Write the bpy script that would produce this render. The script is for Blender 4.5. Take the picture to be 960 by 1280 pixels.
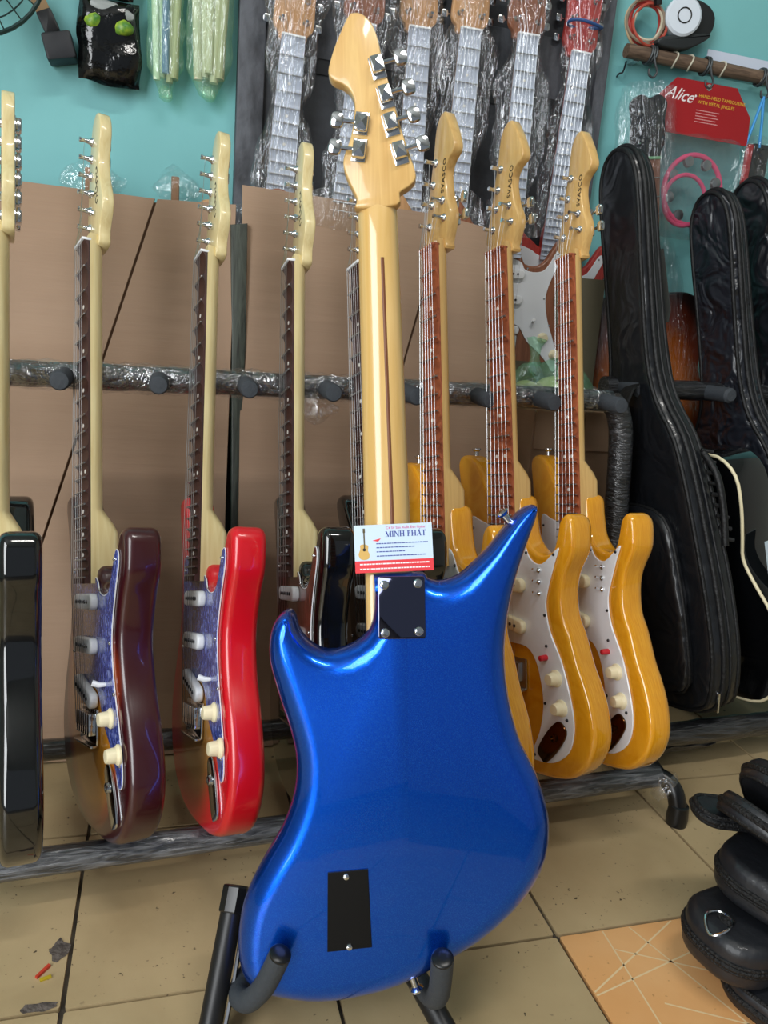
import bpy, math, random
from mathutils import Matrix, Vector, noise
for o in list(bpy.data.objects): bpy.data.objects.remove(o)
C = bpy.context.scene.collection
S = bpy.context.scene
rad = math.radians
random.seed(7)

# ------------------------------------------------------------------ camera
def camera():
    yaw, pitch, roll, F, H = rad(16.289), rad(13.742), rad(4.745), 967.4, 0.7563
    f = Vector((math.sin(yaw)*math.cos(pitch), math.cos(yaw)*math.cos(pitch), -math.sin(pitch)))
    r = Vector((math.cos(yaw), -math.sin(yaw), 0)); u = r.cross(f)
    c, s = math.cos(roll), math.sin(roll)
    r2 = r*c + u*s; u2 = -r*s + u*c
    cam = bpy.data.cameras.new('camera'); ob = bpy.data.objects.new('camera', cam); C.objects.link(ob)
    m = Matrix((r2, u2, -f)).transposed().to_4x4(); m.translation = (0, 0, H); ob.matrix_world = m
    cam.sensor_fit = 'VERTICAL'; cam.sensor_height = 32.0; cam.lens = F/1280*32.0; cam.clip_start = 0.02
    S.camera = ob
camera()

# ------------------------------------------------------------------ light
S.view_settings.view_transform = 'Standard'; S.view_settings.look = 'None'
S.view_settings.gamma = 1; S.view_settings.use_curve_mapping = False
S.view_settings.exposure = 0.2
w = bpy.data.worlds.new('world'); S.world = w; w.use_nodes = True
w.node_tree.nodes['Background'].inputs[0].default_value = (0.80, 0.90, 1.0, 1)
w.node_tree.nodes['Background'].inputs[1].default_value = 0.2
def area(name, loc, target, sx, sy, power, col):
    l = bpy.data.lights.new(name, 'AREA'); l.shape = 'RECTANGLE'; l.size = sx; l.size_y = sy
    l.energy = power; l.color = col
    o = bpy.data.objects.new(name, l); C.objects.link(o); o.location = loc
    o.rotation_euler = (Vector(target)-Vector(loc)).to_track_quat('-Z', 'Y').to_euler()
area('doorway_daylight', (-1.85, -.85, 1.45), (0.35, 0.80, 0.75), 1.9, 2.5, 112, (0.95, 0.98, 1.0))
area('ceiling_lamp_light', (0.5, -0.1, 2.75), (0.45, 0.6, 0), 1.2, 0.12, 16, (1.0, 0.97, 0.92))

# ------------------------------------------------------------------ mesh kit
PI = math.pi
def crom(pts, k=4, closed=True):
    n = len(pts); out = []
    rng = n if closed else n-1
    for i in range(rng):
        if closed: p = [pts[(i+j-1) % n] for j in range(4)]
        else: p = [pts[min(max(i+j-1, 0), n-1)] for j in range(4)]
        for q in range(k):
            t = q/k
            out.append(tuple(0.5*((2*b)+(-a+c)*t+(2*a-5*b+4*c-d)*t*t+(-a+3*b-3*c+d)*t**3) for a, b, c, d in zip(*p)))
    if not closed: out.append(tuple(pts[-1]))
    return out
def join(*ms):
    V, F = [], []
    for v, f in ms:
        b = len(V); V += list(v); F += [tuple(i+b for i in q) for q in f]
    return V, F
def X(m, M):
    return [tuple(M @ Vector(p)) for p in m[0]], m[1]
def Tr(x, y, z): return Matrix.Translation((x, y, z))
def Rz(a): return Matrix.Rotation(a, 4, 'Z')
def Rx(a): return Matrix.Rotation(a, 4, 'X')
def Ry(a): return Matrix.Rotation(a, 4, 'Y')
def area2(p): return sum(p[i-1][0]*p[i][1]-p[i][0]*p[i-1][1] for i in range(len(p)))/2
def inset(p, d):
    n = len(p); out = []
    for i in range(n):
        a, b, c = p[i-1], p[i], p[(i+1) % n]
        e1 = (b[0]-a[0], b[1]-a[1]); e2 = (c[0]-b[0], c[1]-b[1])
        l1 = math.hypot(*e1) or 1e-9; l2 = math.hypot(*e2) or 1e-9
        n1 = (-e1[1]/l1, e1[0]/l1); n2 = (-e2[1]/l2, e2[0]/l2)
        nx, ny = n1[0]+n2[0], n1[1]+n2[1]; l = math.hypot(nx, ny) or 1e-9
        nx /= l; ny /= l; k = 1/max(0.6, nx*n1[0]+ny*n1[1])
        out.append((b[0]+nx*d*k, b[1]+ny*d*k))
    return out
def inset_limits(p, r):
    """how much of an inset r each outline point can take before meeting the far side"""
    n = len(p); lim = []
    q = inset(p, 1e-4)
    for i in range(n):
        ox, oy = p[i]; dx, dy = (q[i][0]-ox)*1e4, (q[i][1]-oy)*1e4; l = math.hypot(dx, dy) or 1; dx /= l; dy /= l; best = 9
        for j in range(n):
            if j in (i, (i-1) % n): continue
            ax, ay = p[j]; ex, ey = p[(j+1) % n][0]-ax, p[(j+1) % n][1]-ay
            den = dx*ey-dy*ex
            if abs(den) < 1e-12: continue
            t = ((ax-ox)*ey-(ay-oy)*ex)/den; u = ((ax-ox)*dy-(ay-oy)*dx)/den
            if t > 1e-5 and -1e-6 <= u <= 1+1e-6: best = min(best, t)
        lim.append(min(1, .36*best/r))
    for _ in range(6):
        m = [min(lim[i-1]+.08, lim[i], lim[(i+1) % n]+.08) for i in range(n)]
        lim = [.25*m[i-1]+.5*m[i]+.25*m[(i+1) % n] for i in range(n)]
        lim = [min(a, b) for a, b in zip(lim, m)]
    return lim
def slab(pts, y0, y1, r=0.0, seg=4, rb=None, safe=False):
    """outline (x,z) extruded along y from y0 (front) to y1 (back), rounded edges"""
    p = list(pts)
    if area2(p) < 0: p = p[::-1]
    rb = r if rb is None else rb
    rings = []
    if r > 0:
        for i in range(seg+1):
            a = i/seg*PI/2; rings.append((r*(1-math.sin(a)), y0+r*(1-math.cos(a))))
    else: rings.append((0, y0))
    if rb > 0:
        for i in range(seg+1):
            a = PI/2-i/seg*PI/2; rings.append((rb*(1-math.sin(a)), y1-rb*(1-math.cos(a))))
    else: rings.append((0, y1))
    V, F = [], []; n = len(p)
    lim = inset_limits(p, max(r, rb)) if safe else None
    for ins, y in rings:
        q = inset(p, ins) if ins > 1e-6 else p
        if lim: q = [(a[0]+(b[0]-a[0])*k, a[1]+(b[1]-a[1])*k) for a, b, k in zip(p, q, lim)]
        V += [(a, y, b) for a, b in q]
    for k in range(len(rings)-1):
        for i in range(n):
            j = (i+1) % n
            F.append((k*n+i, k*n+j, (k+1)*n+j, (k+1)*n+i))
    F.append(tuple(range(n-1, -1, -1))[::-1]); b = (len(rings)-1)*n
    F.append(tuple(range(b+n-1, b-1, -1)))
    return V, F
def tube(path, r, sides=8, closed=False, caps=True):
    P = [Vector(p) for p in path]; n = len(P)
    rr = r if isinstance(r, (list, tuple)) else [r]*n
    V, F = [], []; prev = None
    for i in range(n):
        if closed: t = (P[(i+1) % n]-P[i-1])
        else: t = P[min(i+1, n-1)]-P[max(i-1, 0)]
        if t.length < 1e-9: t = Vector((0, 0, 1))
        t.normalize()
        if prev is None:
            a = Vector((0, 0, 1)) if abs(t.z) < .9 else Vector((1, 0, 0))
            nrm = t.cross(a).normalized()
        else:
            nrm = prev-t*prev.dot(t); nrm.normalize()
        prev = nrm; bn = t.cross(nrm)
        for k in range(sides):
            a = 2*PI*k/sides
            V.append(tuple(P[i]+(nrm*math.cos(a)+bn*math.sin(a))*rr[i]))
    m = n if closed else n-1
    for i in range(m):
        for k in range(sides):
            i2 = (i+1) % n; k2 = (k+1) % sides
            F.append((i*sides+k, i*sides+k2, i2*sides+k2, i2*sides+k))
    if caps and not closed:
        F.append(tuple(range(sides-1, -1, -1))); F.append(tuple(range((n-1)*sides, n*sides)))
    return V, F
def lathe(prof, n=16):
    """profile of (r,z) turned round z"""
    V, F = [], []
    for r, z in prof:
        for k in range(n):
            a = 2*PI*k/n; V.append((r*math.cos(a), r*math.sin(a), z))
    for i in range(len(prof)-1):
        for k in range(n):
            k2 = (k+1) % n
            F.append((i*n+k, i*n+k2, (i+1)*n+k2, (i+1)*n+k))
    F.append(tuple(range(n-1, -1, -1))); F.append(tuple(range((len(prof)-1)*n, len(prof)*n)))
    return V, F
def rrect(w_, h_, r, k=4, cx=0, cz=0):
    out = []
    for sx, sz, a0 in ((1, 1, 0), (-1, 1, PI/2), (-1, -1, PI), (1, -1, 1.5*PI)):
        for i in range(k+1):
            a = a0+i/k*PI/2
            out.append((cx+sx*(w_/2-r)+r*math.cos(a), cz+sz*(h_/2-r)+r*math.sin(a)))
    return out
def box(x0, x1, y0, y1, z0, z1, b=0.0):
    if b > 0:
        return slab(rrect(x1-x0, z1-z0, b*1.01, 2, (x0+x1)/2, (z0+z1)/2), y0, y1, b, 2)
    V = [(x, y, z) for z in (z0, z1) for y in (y0, y1) for x in (x0, x1)]
    return V, [(0, 2, 3, 1), (4, 5, 7, 6), (0, 1, 5, 4), (2, 6, 7, 3), (0, 4, 6, 2), (1, 3, 7, 5)]
def ribbon(path, width_vec, th=0.002):
    """flat strap following path"""
    P = [Vector(p) for p in path]; wv = Vector(width_vec); V, F = [], []
    for i, p in enumerate(P):
        t = (P[min(i+1, len(P)-1)]-P[max(i-1, 0)]).normalized(); n = t.cross(wv).normalized()*th/2
        V += [tuple(p-wv/2-n), tuple(p+wv/2-n), tuple(p+wv/2+n), tuple(p-wv/2+n)]
    for i in range(len(P)-1):
        for k in range(4):
            k2 = (k+1) % 4; F.append((i*4+k, i*4+k2, i*4+4+k2, i*4+4+k))
    F.append((3, 2, 1, 0)); b = 4*(len(P)-1); F.append((b, b+1, b+2, b+3))
    return V, F
def ico(sub=2):
    import bmesh
    bm = bmesh.new(); bmesh.ops.create_icosphere(bm, subdivisions=sub, radius=1)
    V = [tuple(v.co) for v in bm.verts]; F = [tuple(v.index for v in f.verts) for f in bm.faces]; bm.free()
    return V, F
def crumple(m, amp, freq, seed=0):
    out = []
    for p in m[0]:
        q = Vector(p); d = noise.noise_vector(q*freq+Vector((seed*7.1, seed*3.3, seed)))
        out.append(tuple(q+d*amp))
    return out, m[1]
def mesh(name, m, mat, ang=35):
    me = bpy.data.meshes.new(name); me.from_pydata([tuple(v) for v in m[0]], [], [tuple(f) for f in m[1]])
    me.validate(); me.update()
    import bmesh
    bm = bmesh.new(); bm.from_mesh(me); bmesh.ops.recalc_face_normals(bm, faces=bm.faces); bm.to_mesh(me); bm.free()
    if ang:
        me.shade_smooth(); me.set_sharp_from_angle(angle=rad(ang))
    me.materials.append(mat); return me
def obj(name, m, mat, parent=None, ang=35):
    me = m if isinstance(m, bpy.types.Mesh) else mesh(name, m, mat, ang)
    o = bpy.data.objects.new(name, me); C.objects.link(o)
    if parent: o.parent = parent
    return o
CACHE = {}
def cobj(key, name, fn, mat, parent, ang=35):
    k = (key, mat.name)
    if k not in CACHE: CACHE[k] = mesh(name, fn(), mat, ang)
    return obj(name, CACHE[k], mat, parent)
def tag(o, label=None, cat=None, group=None, kind=None):
    if label: o['label'] = label
    if cat: o['category'] = cat
    if group: o['group'] = group
    if kind: o['kind'] = kind
    return o
def thing(name, label, cat, M=None, group=None):
    o = bpy.data.objects.new(name, None); C.objects.link(o); o.empty_display_size = .05
    if M is not None: o.matrix_world = M
    return tag(o, label, cat, group)
def text(name, s, size, mat, parent, M, shear=0.0, offset=0.0, ext=0.00015, align='CENTER', space=1.0):
    cu = bpy.data.curves.new('t', 'FONT'); cu.body = s; cu.size = size; cu.shear = shear; cu.offset = offset
    cu.extrude = ext; cu.align_x = align; cu.space_character = space; cu.resolution_u = 3
    o = bpy.data.objects.new('t', cu); C.objects.link(o)
    me = bpy.data.meshes.new_from_object(o.evaluated_get(bpy.context.evaluated_depsgraph_get()))
    bpy.data.objects.remove(o); bpy.data.curves.remove(cu)
    me.materials.clear(); me.materials.append(mat)
    r = obj(name, me, mat, parent); r.matrix_local = M
    return r

# ------------------------------------------------------------------ materials
def lin(c):
    if isinstance(c, str): c = tuple(int(c[i:i+2], 16)/255 for i in (0, 2, 4))
    return tuple((x/12.92 if x <= .04045 else ((x+.055)/1.055)**2.4) for x in c)+(1,)
MATS = {}
def mat(name, col, rough=.5, metal=0, coat=0, var=None, vscale=20, vstretch=(1, 1, 1), bump=0, bscale=40, bstretch=(1, 1, 1), spec=.5, alpha=1, coords='Object', detail=4):
    if name in MATS: return MATS[name]
    m = bpy.data.materials.new(name); m.use_nodes = True; N = m.node_tree.nodes; L = m.node_tree.links
    b = N['Principled BSDF']; b.inputs['Base Color'].default_value = lin(col); b.inputs['Roughness'].default_value = rough
    b.inputs['Metallic'].default_value = metal; b.inputs['Coat Weight'].default_value = coat; b.inputs['Coat Roughness'].default_value = .04
    b.inputs['Specular IOR Level'].default_value = spec; b.inputs['Alpha'].default_value = alpha
    def nz(sc, st, det=detail):
        tc = N.new('ShaderNodeTexCoord'); mp = N.new('ShaderNodeMapping'); mp.inputs['Scale'].default_value = st
        n = N.new('ShaderNodeTexNoise'); n.inputs['Scale'].default_value = sc; n.inputs['Detail'].default_value = det
        L.new(tc.outputs[coords], mp.inputs[0]); L.new(mp.outputs[0], n.inputs[0]); return n
    if var:
        n = nz(vscale, vstretch); r = N.new('ShaderNodeValToRGB')
        r.color_ramp.elements[0].position = .35; r.color_ramp.elements[1].position = .65
        r.color_ramp.elements[0].color = lin(var); r.color_ramp.elements[1].color = lin(col)
        L.new(n.outputs[0], r.inputs[0]); L.new(r.outputs[0], b.inputs['Base Color'])
    if bump:
        n = nz(bscale, bstretch); bp = N.new('ShaderNodeBump'); bp.inputs['Strength'].default_value = bump; bp.inputs['Distance'].default_value = .01
        L.new(n.outputs[0], bp.inputs['Height']); L.new(bp.outputs[0], b.inputs['Normal'])
        if coat: L.new(bp.outputs[0], b.inputs['Coat Normal'])
    MATS[name] = m; return m
def film(name, tint=(1, 1, 1), fac=.16, rough=.12, bscale=60, bump=.9, stretch=(1, 1, 1), body=None, bodyfac=.2):
    """thin plastic sheet: see-through with glossy crinkles"""
    m = bpy.data.materials.new(name); m.use_nodes = True; N = m.node_tree.nodes; L = m.node_tree.links
    N.remove(N['Principled BSDF']); out = N['Material Output']
    t = N.new('ShaderNodeBsdfTransparent'); t.inputs[0].default_value = (*tint, 1)
    g = N.new('ShaderNodeBsdfGlossy'); g.inputs['Roughness'].default_value = rough; g.inputs[0].default_value = (.95, .97, 1, 1)
    tc = N.new('ShaderNodeTexCoord'); mp = N.new('ShaderNodeMapping'); mp.inputs['Scale'].default_value = stretch
    n = N.new('ShaderNodeTexNoise'); n.inputs['Scale'].default_value = bscale; n.inputs['Detail'].default_value = 3
    n.inputs['Distortion'].default_value = 1.2
    bp = N.new('ShaderNodeBump'); bp.inputs['Strength'].default_value = bump; bp.inputs['Distance'].default_value = .012
    L.new(tc.outputs['Object'], mp.inputs[0]); L.new(mp.outputs[0], n.inputs[0]); L.new(n.outputs[0], bp.inputs['Height']); L.new(bp.outputs[0], g.inputs['Normal'])
    mx = N.new('ShaderNodeMixShader'); mx.inputs[0].default_value = fac
    L.new(t.outputs[0], mx.inputs[1]); L.new(g.outputs[0], mx.inputs[2]); last = mx
    if body:
        d = N.new('ShaderNodeBsdfDiffuse'); d.inputs[0].default_value = lin(body)
        m2 = N.new('ShaderNodeMixShader'); m2.inputs[0].default_value = bodyfac
        L.new(mx.outputs[0], m2.inputs[1]); L.new(d.outputs[0], m2.inputs[2]); last = m2
    L.new(last.outputs[0], out.inputs[0]); MATS[name] = m; return m
def burst(name, cols, centre, radii, rough=.12):
    """sunburst lacquer: amber centre to dark rim, in the body's own coordinates"""
    m = bpy.data.materials.new(name); m.use_nodes = True; N = m.node_tree.nodes; L = m.node_tree.links
    b = N['Principled BSDF']; b.inputs['Roughness'].default_value = .3; b.inputs['Coat Weight'].default_value = .6; b.inputs['Coat Roughness'].default_value = .03
    tc = N.new('ShaderNodeTexCoord'); mp = N.new('ShaderNodeMapping'); mp.vector_type = 'POINT'
    mp.inputs['Scale'].default_value = (1/radii[0], 24, 1/radii[1]); mp.inputs['Location'].default_value = (-centre[0]/radii[0], 0, -centre[1]/radii[1])
    ln = N.new('ShaderNodeVectorMath'); ln.operation = 'LENGTH'; r = N.new('ShaderNodeValToRGB')
    e = r.color_ramp.elements; e[0].position = cols[0][0]; e[0].color = lin(cols[0][1]); e[1].position = cols[-1][0]; e[1].color = lin(cols[-1][1])
    for p, c in cols[1:-1]: q = e.new(p); q.color = lin(c)
    L.new(tc.outputs['Object'], mp.inputs[0]); L.new(mp.outputs[0], ln.inputs[0]); L.new(ln.outputs['Value'], r.inputs[0]); L.new(r.outputs[0], b.inputs['Base Color'])
    MATS[name] = m; return m
def wood(name, c1, c2, rough=.25, coat=.6, scale=6, stretch=(30, 30, 2), dist=2.0):
    m = bpy.data.materials.new(name); m.use_nodes = True; N = m.node_tree.nodes; L = m.node_tree.links
    b = N['Principled BSDF']; b.inputs['Roughness'].default_value = rough; b.inputs['Coat Weight'].default_value = coat; b.inputs['Coat Roughness'].default_value = .06
    tc = N.new('ShaderNodeTexCoord'); mp = N.new('ShaderNodeMapping'); mp.inputs['Scale'].default_value = stretch
    n = N.new('ShaderNodeTexNoise'); n.inputs['Scale'].default_value = scale; n.inputs['Detail'].default_value = 5; n.inputs['Distortion'].default_value = dist
    r = N.new('ShaderNodeValToRGB'); e = r.color_ramp.elements; e[0].position = .3; e[0].color = lin(c1); e[1].position = .7; e[1].color = lin(c2)
    L.new(tc.outputs['Object'], mp.inputs[0]); L.new(mp.outputs[0], n.inputs[0]); L.new(n.outputs[0], r.inputs[0]); L.new(r.outputs[0], b.inputs['Base Color'])
    MATS[name] = m; return m

MW = mat('wall_paint', '7EC2C4', .6, var='78BABC', vscale=2.5, bump=.08, bscale=30)
M_CHROME = mat('chrome', 'D8DADD', .12, 1)
M_STEEL = mat('steel', 'B8BABC', .3, 1)
M_DARKMET = mat('dark_metal', '3A3C40', .3, .8)
M_BLACK = mat('black_plastic', '101113', .3)
M_MAPLE = wood('pale_maple', 'D9C48C', 'E8D9A6', .35, .5, 3, (25, 25, 1.5))
M_AMBERMAPLE = wood('amber_maple', 'D2A562', 'E3BC78', .3, .6, 3, (25, 25, 2))
M_MAPLE2 = wood('satin_maple_neck', 'D6AC64', 'E6C180', .22, .7, 2.5, (20, 20, 1))
M_ROSE = wood('dark_rosewood', '24120F', '4A2620', .5, .1, 6, (30, 30, 2))
M_ROSERED = wood('red_rosewood', '6E3220', 'B8643E', .5, .1, 5, (6, 30, 9), 1.5)
M_STRIPE = mat('walnut_stripe', '7A4A2E', .35, coat=.4)
M_CREAM = mat('cream_plastic', 'F0E4BE', .35)
M_WHITE = mat('white_plastic', 'EDEFF2', .3)
M_PEARLW = mat('white_pickguard', 'EEF1F6', .22, coat=.5)
M_INLAY = mat('pearl_dot', 'F2EFE6', .2)
M_RED = mat('red_plastic', 'C81F2C', .35)
M_INK = mat('black_ink', '1B1712', .6)

# ------------------------------------------------------------------ setting: floor, walls, ceiling
WY = 1.52
floor = obj('floor', box(-2.0, 2.6, -2.6, WY+.1, -.06, -.006), mat('grout', '6E665A', .9, var='3C362F', vscale=25), ang=0)
tag(floor, 'beige tiled shop floor', kind='structure')
TS, AX, AY = .30, -.1013, .744
def tile_mat(name, c1, c2, speck):
    m = bpy.data.materials.new(name); m.use_nodes = True; N = m.node_tree.nodes; L = m.node_tree.links
    b = N['Principled BSDF']; b.inputs['Roughness'].default_value = .42
    tc = N.new('ShaderNodeTexCoord'); oi = N.new('ShaderNodeObjectInfo'); ad = N.new('ShaderNodeVectorMath'); ad.operation = 'ADD'
    L.new(tc.outputs['Object'], ad.inputs[0]); L.new(oi.outputs['Location'], ad.inputs[1])
    def nz(sc, det, dist=0):
        n = N.new('ShaderNodeTexNoise'); n.inputs['Scale'].default_value = sc; n.inputs['Detail'].default_value = det; n.inputs['Distortion'].default_value = dist
        L.new(ad.outputs[0], n.inputs[0]); return n
    def ramp(n, p0, c0, p1, c1_):
        r = N.new('ShaderNodeValToRGB'); e = r.color_ramp.elements; e[0].position = p0; e[0].color = c0; e[1].position = p1; e[1].color = c1_
        L.new(n.outputs[0], r.inputs[0]); return r
    r1 = ramp(nz(6, 4, .4), .3, lin(c1), .7, lin(c2))
    r2 = ramp(nz(130, 2), .28, (1, 1, 1, 1), .33, (0, 0, 0, 1)); mk = ramp(nz(12, 2), .45, (0, 0, 0, 1), .6, (1, 1, 1, 1))
    ml = N.new('ShaderNodeMath'); ml.operation = 'MULTIPLY'; L.new(r2.outputs[0], ml.inputs[0]); L.new(mk.outputs[0], ml.inputs[1])
    mx = N.new('ShaderNodeMixRGB'); mx.inputs[2].default_value = lin(speck); L.new(ml.outputs[0], mx.inputs[0]); L.new(r1.outputs[0], mx.inputs[1])
    L.new(mx.outputs[0], b.inputs['Base Color'])
    bp = N.new('ShaderNodeBump'); bp.inputs['Strength'].default_value = .12; bp.inputs['Distance'].default_value = .004
    L.new(nz(40, 4).outputs[0], bp.inputs['Height']); L.new(bp.outputs[0], b.inputs['Normal'])
    MATS[name] = m; return m
M_TILE = tile_mat('beige_tile', 'AA946E', 'C2AC84', '463A2A')
M_OTILE = tile_mat('orange_tile', 'E0A264', 'EBB67C', 'C08A52')
M_OLINE = mat('tile_line', 'EBCFA0', .5)
tmesh = mesh('tile', X(slab(rrect(TS-.005, TS-.005, .003, 2), -.008, 0, .0, 2), Rx(-PI/2)), M_TILE)
def flip(me):
    return me
for i in range(-5, 9):
    for j in range(-5, 3):
        cx, cy = AX+(i+.5)*TS, AY+(j+.5)*TS
        orange = (i == 2 and j == -1)
        m_ = tmesh
        if orange: m_ = mesh('tile', X(slab(rrect(TS-.005, TS-.005, .003, 2), -.008, 0, .0, 2), Rx(-PI/2)), M_OTILE)
        t = obj('tile', m_, M_TILE, floor)
        t.location = (cx, cy, -.008+random.uniform(-.0008, .0004)); t.rotation_euler = (0, 0, random.uniform(-.004, .004))
        if orange:
            t['label'] = 'orange patterned replacement tile'
            a = TS/2-.004
            segs = [((-a, .055), (a, .125)), ((-a, .06), (.02, a)), ((-.1, -a), (-.085, a)), ((-.085, .115), (.1, .02)), ((-a, -.03), (a, -.11)), ((-.045, a), (.06, -a)),
                    ((.02, .01), (.12, -.1)), ((.055, a), (.1, .02)), ((.1, .02), (a, .06)), ((.06, -.02), (.0, -.12)), ((-.07, .03), (.06, -.04))]
            segs += [((.075+.008*q, .0+.002*q), (.05+.008*q, -.07+.002*q)) for q in range(6)]
            parts = []
            for (x0, y0), (x1, y1) in segs:
                d = Vector((x1-x0, y1-y0, 0)).normalized(); nn = Vector((-d.y, d.x, 0))*.0011
                p, q = Vector((x0, y0, .0083)), Vector((x1, y1, .0083))
                parts.append(([tuple(p-nn), tuple(q-nn), tuple(q+nn), tuple(p+nn)], [(0, 1, 2, 3)]))
            obj('printed_line', join(*parts), M_OLINE, t, 0)
# worn chip in a tile corner
M_CHIP = mat('chipped_mortar', '6B625B', .95, var='453D38', vscale=90, bump=.6, bscale=120)
def blob2(cx, cy, rx, ry, n=14, z=.001, jag=.3):
    pts = []
    for k in range(n):
        a = 2*PI*k/n; s = 1+random.uniform(-jag, jag); pts.append((cx+rx*s*math.cos(a), cy+ry*s*math.sin(a), z))
    return pts, [tuple(range(n))]
for cx, cy, rx, ry in ((-.112, .83, .011, .016), (-.125, .752, .02, .006)):
    obj('mortar_patch', blob2(cx, cy, rx, ry), M_CHIP, floor, 0)
wall = obj('wall_back', box(-2.0, 2.6, WY, WY+.1, -.06, 2.9), MW, ang=0); tag(wall, 'turquoise painted back wall', kind='structure')
for n_, b_ in (('wall_left', (-2.1, -2.0, -2.6, WY+.1, -.06, 2.9)), ('wall_right', (2.6, 2.7, -2.6, WY+.1, -.06, 2.9))):
    tag(obj(n_, box(*b_), mat('side_wall_paint', 'A3A29C', .7), ang=0), 'pale painted side wall', kind='structure')
tag(obj('ceiling', box(-2.1, 2.7, -2.6, WY+.1, 2.9, 3.0), mat('ceiling_white', 'B4B5B2', .8), ang=0), 'white ceiling', kind='structure')

# ------------------------------------------------------------------ guitars
def gframe(base, yaw, lean, side, ushift=0):
    yaw, lean, side = rad(yaw), rad(lean), rad(side)
    cy, sy = math.cos(yaw), math.sin(yaw)
    w_ = Vector((-cy, -sy, 0)); u = Vector((sy, -cy, 0)); v = Vector((0, 0, 1))
    c, s = math.cos(lean), math.sin(lean); v, u = v*c-u*s, u*c+v*s
    c, s = math.cos(side), math.sin(side); v, w_ = v*c+w_*s, w_*c-v*s
    m = Matrix((u, -w_, v)).transposed().to_4x4(); m.translation = Vector(base)+u*ushift
    return m
ST_OUT = crom([(-.030, .365), (.030, .345), (.045, .325), (.07, .322), (.09, .335), (.105, .362), (.118, .384), (.132, .390), (.146, .386), (.153, .37), (.150, .335), (.135, .305), (.123, .27), (.121, .24), (.13, .2), (.147, .16), (.160, .12), (.163, .085), (.152, .05), (.125, .02), (.08, .004), (.02, 0), (-.04, .003), (-.09, .017), (-.13, .045), (-.155, .085), (-.162, .13), (-.153, .175), (-.135, .22), (-.12, .26), (-.115, .30), (-.122, .35), (-.135, .40), (-.145, .43), (-.142, .448), (-.125, .454), (-.105, .444), (-.085, .415), (-.065, .388), (-.045, .375)], 4)
YE_OUT = crom([(-.029, .412), (.000, .420), (.026, .418), (.031, .385), (.037, .358), (.055, .339), (.078, .333), (.098, .341), (.107, .362), (.114, .384), (.127, .393), (.138, .380), (.140, .351), (.135, .333), (.120, .306), (.114, .278), (.117, .245), (.129, .22), (.144, .178), (.156, .154), (.167, .126), (.173, .093), (.17, .066), (.153, .036), (.122, .014), (.075, .003), (.03, 0), (-.02, 0), (-.07, .006), (-.115, .025), (-.148, .06), (-.163, .105), (-.16, .15), (-.145, .2), (-.128, .25), (-.118, .3), (-.118, .35), (-.122, .4), (-.128, .45), (-.130, .478), (-.119, .491), (-.098, .490), (-.080, .478), (-.060, .452), (-.045, .425)], 4)
ST_PG = crom([(-.030, .345), (.030, .330), (.045, .312), (.07, .308), (.092, .318), (.113, .358), (.124, .362), (.126, .345), (.112, .31), (.100, .27), (.099, .24), (.108, .2), (.124, .16), (.138, .12), (.140, .09), (.130, .083), (.118, .10), (.095, .125), (.065, .15), (.04, .185), (0, .192), (-.05, .19), (-.078, .21), (-.085, .25), (-.088, .3), (-.09, .335), (-.08, .36), (-.05, .355)], 4)
YE_PG = crom([(-.03, .372), (.03, .358), (.052, .327), (.078, .320), (.113, .345), (.104, .321), (.090, .284), (.085, .259), (.092, .224), (.116, .18), (.131, .136), (.138, .10), (.135, .072), (.123, .050), (.095, .031), (.060, .025), (.046, .030), (.066, .07), (.075, .11), (.071, .145), (.06, .175), (.04, .192), (0, .194), (-.05, .193), (-.085, .2), (-.092, .25), (-.09, .3), (-.092, .35), (-.09, .388), (-.065, .382)], 4)
ST_HEAD = crom([(-.021, .785), (-.024, .80), (-.034, .822), (-.031, .86), (-.026, .90), (-.020, .935), (-.012, .962), (.002, .976), (.018, .974), (.028, .960), (.030, .942), (.024, .922), (.021, .902), (.026, .878), (.036, .856), (.041, .840), (.036, .825), (.024, .805), (.021, .785)], 3)
H_HEAD = crom([(-.0215, .783), (-.027, .797), (-.037, .812), (-.036, .86), (-.037, .92), (-.030, .950), (0, .956), (.030, .950), (.037, .92), (.036, .86), (.037, .812), (.027, .797), (.0215, .783)], 3)
BL_HEAD = [(.021, .832), (.021, .842), (.03, .862), (.035, .877), (.034, .89), (.027, .908), (.023, .929), (.022, .947), (.027, .96), (.035, .967), (.044, .971), (.049, .977), (.049, .986), (.043, 1.006), (.035, 1.025), (.027, 1.041), (.022, 1.044), (.013, 1.043), (.004, 1.035), (-.002, 1.023), (-.006, 1.007), (-.01, .985), (-.017, .962), (-.025, .928), (-.035, .894), (-.042, .872), (-.042, .862), (-.034, .854), (-.025, .848), (-.022, .835)]
YE_HEAD = crom([(a, (b-.832)*.93+.795) for a, b in BL_HEAD], 2)
def hwid(v, v0, v1, w0=.0215, w1=.028): return w0+(w1-w0)*(v0-v)/(v0-v1)
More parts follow.
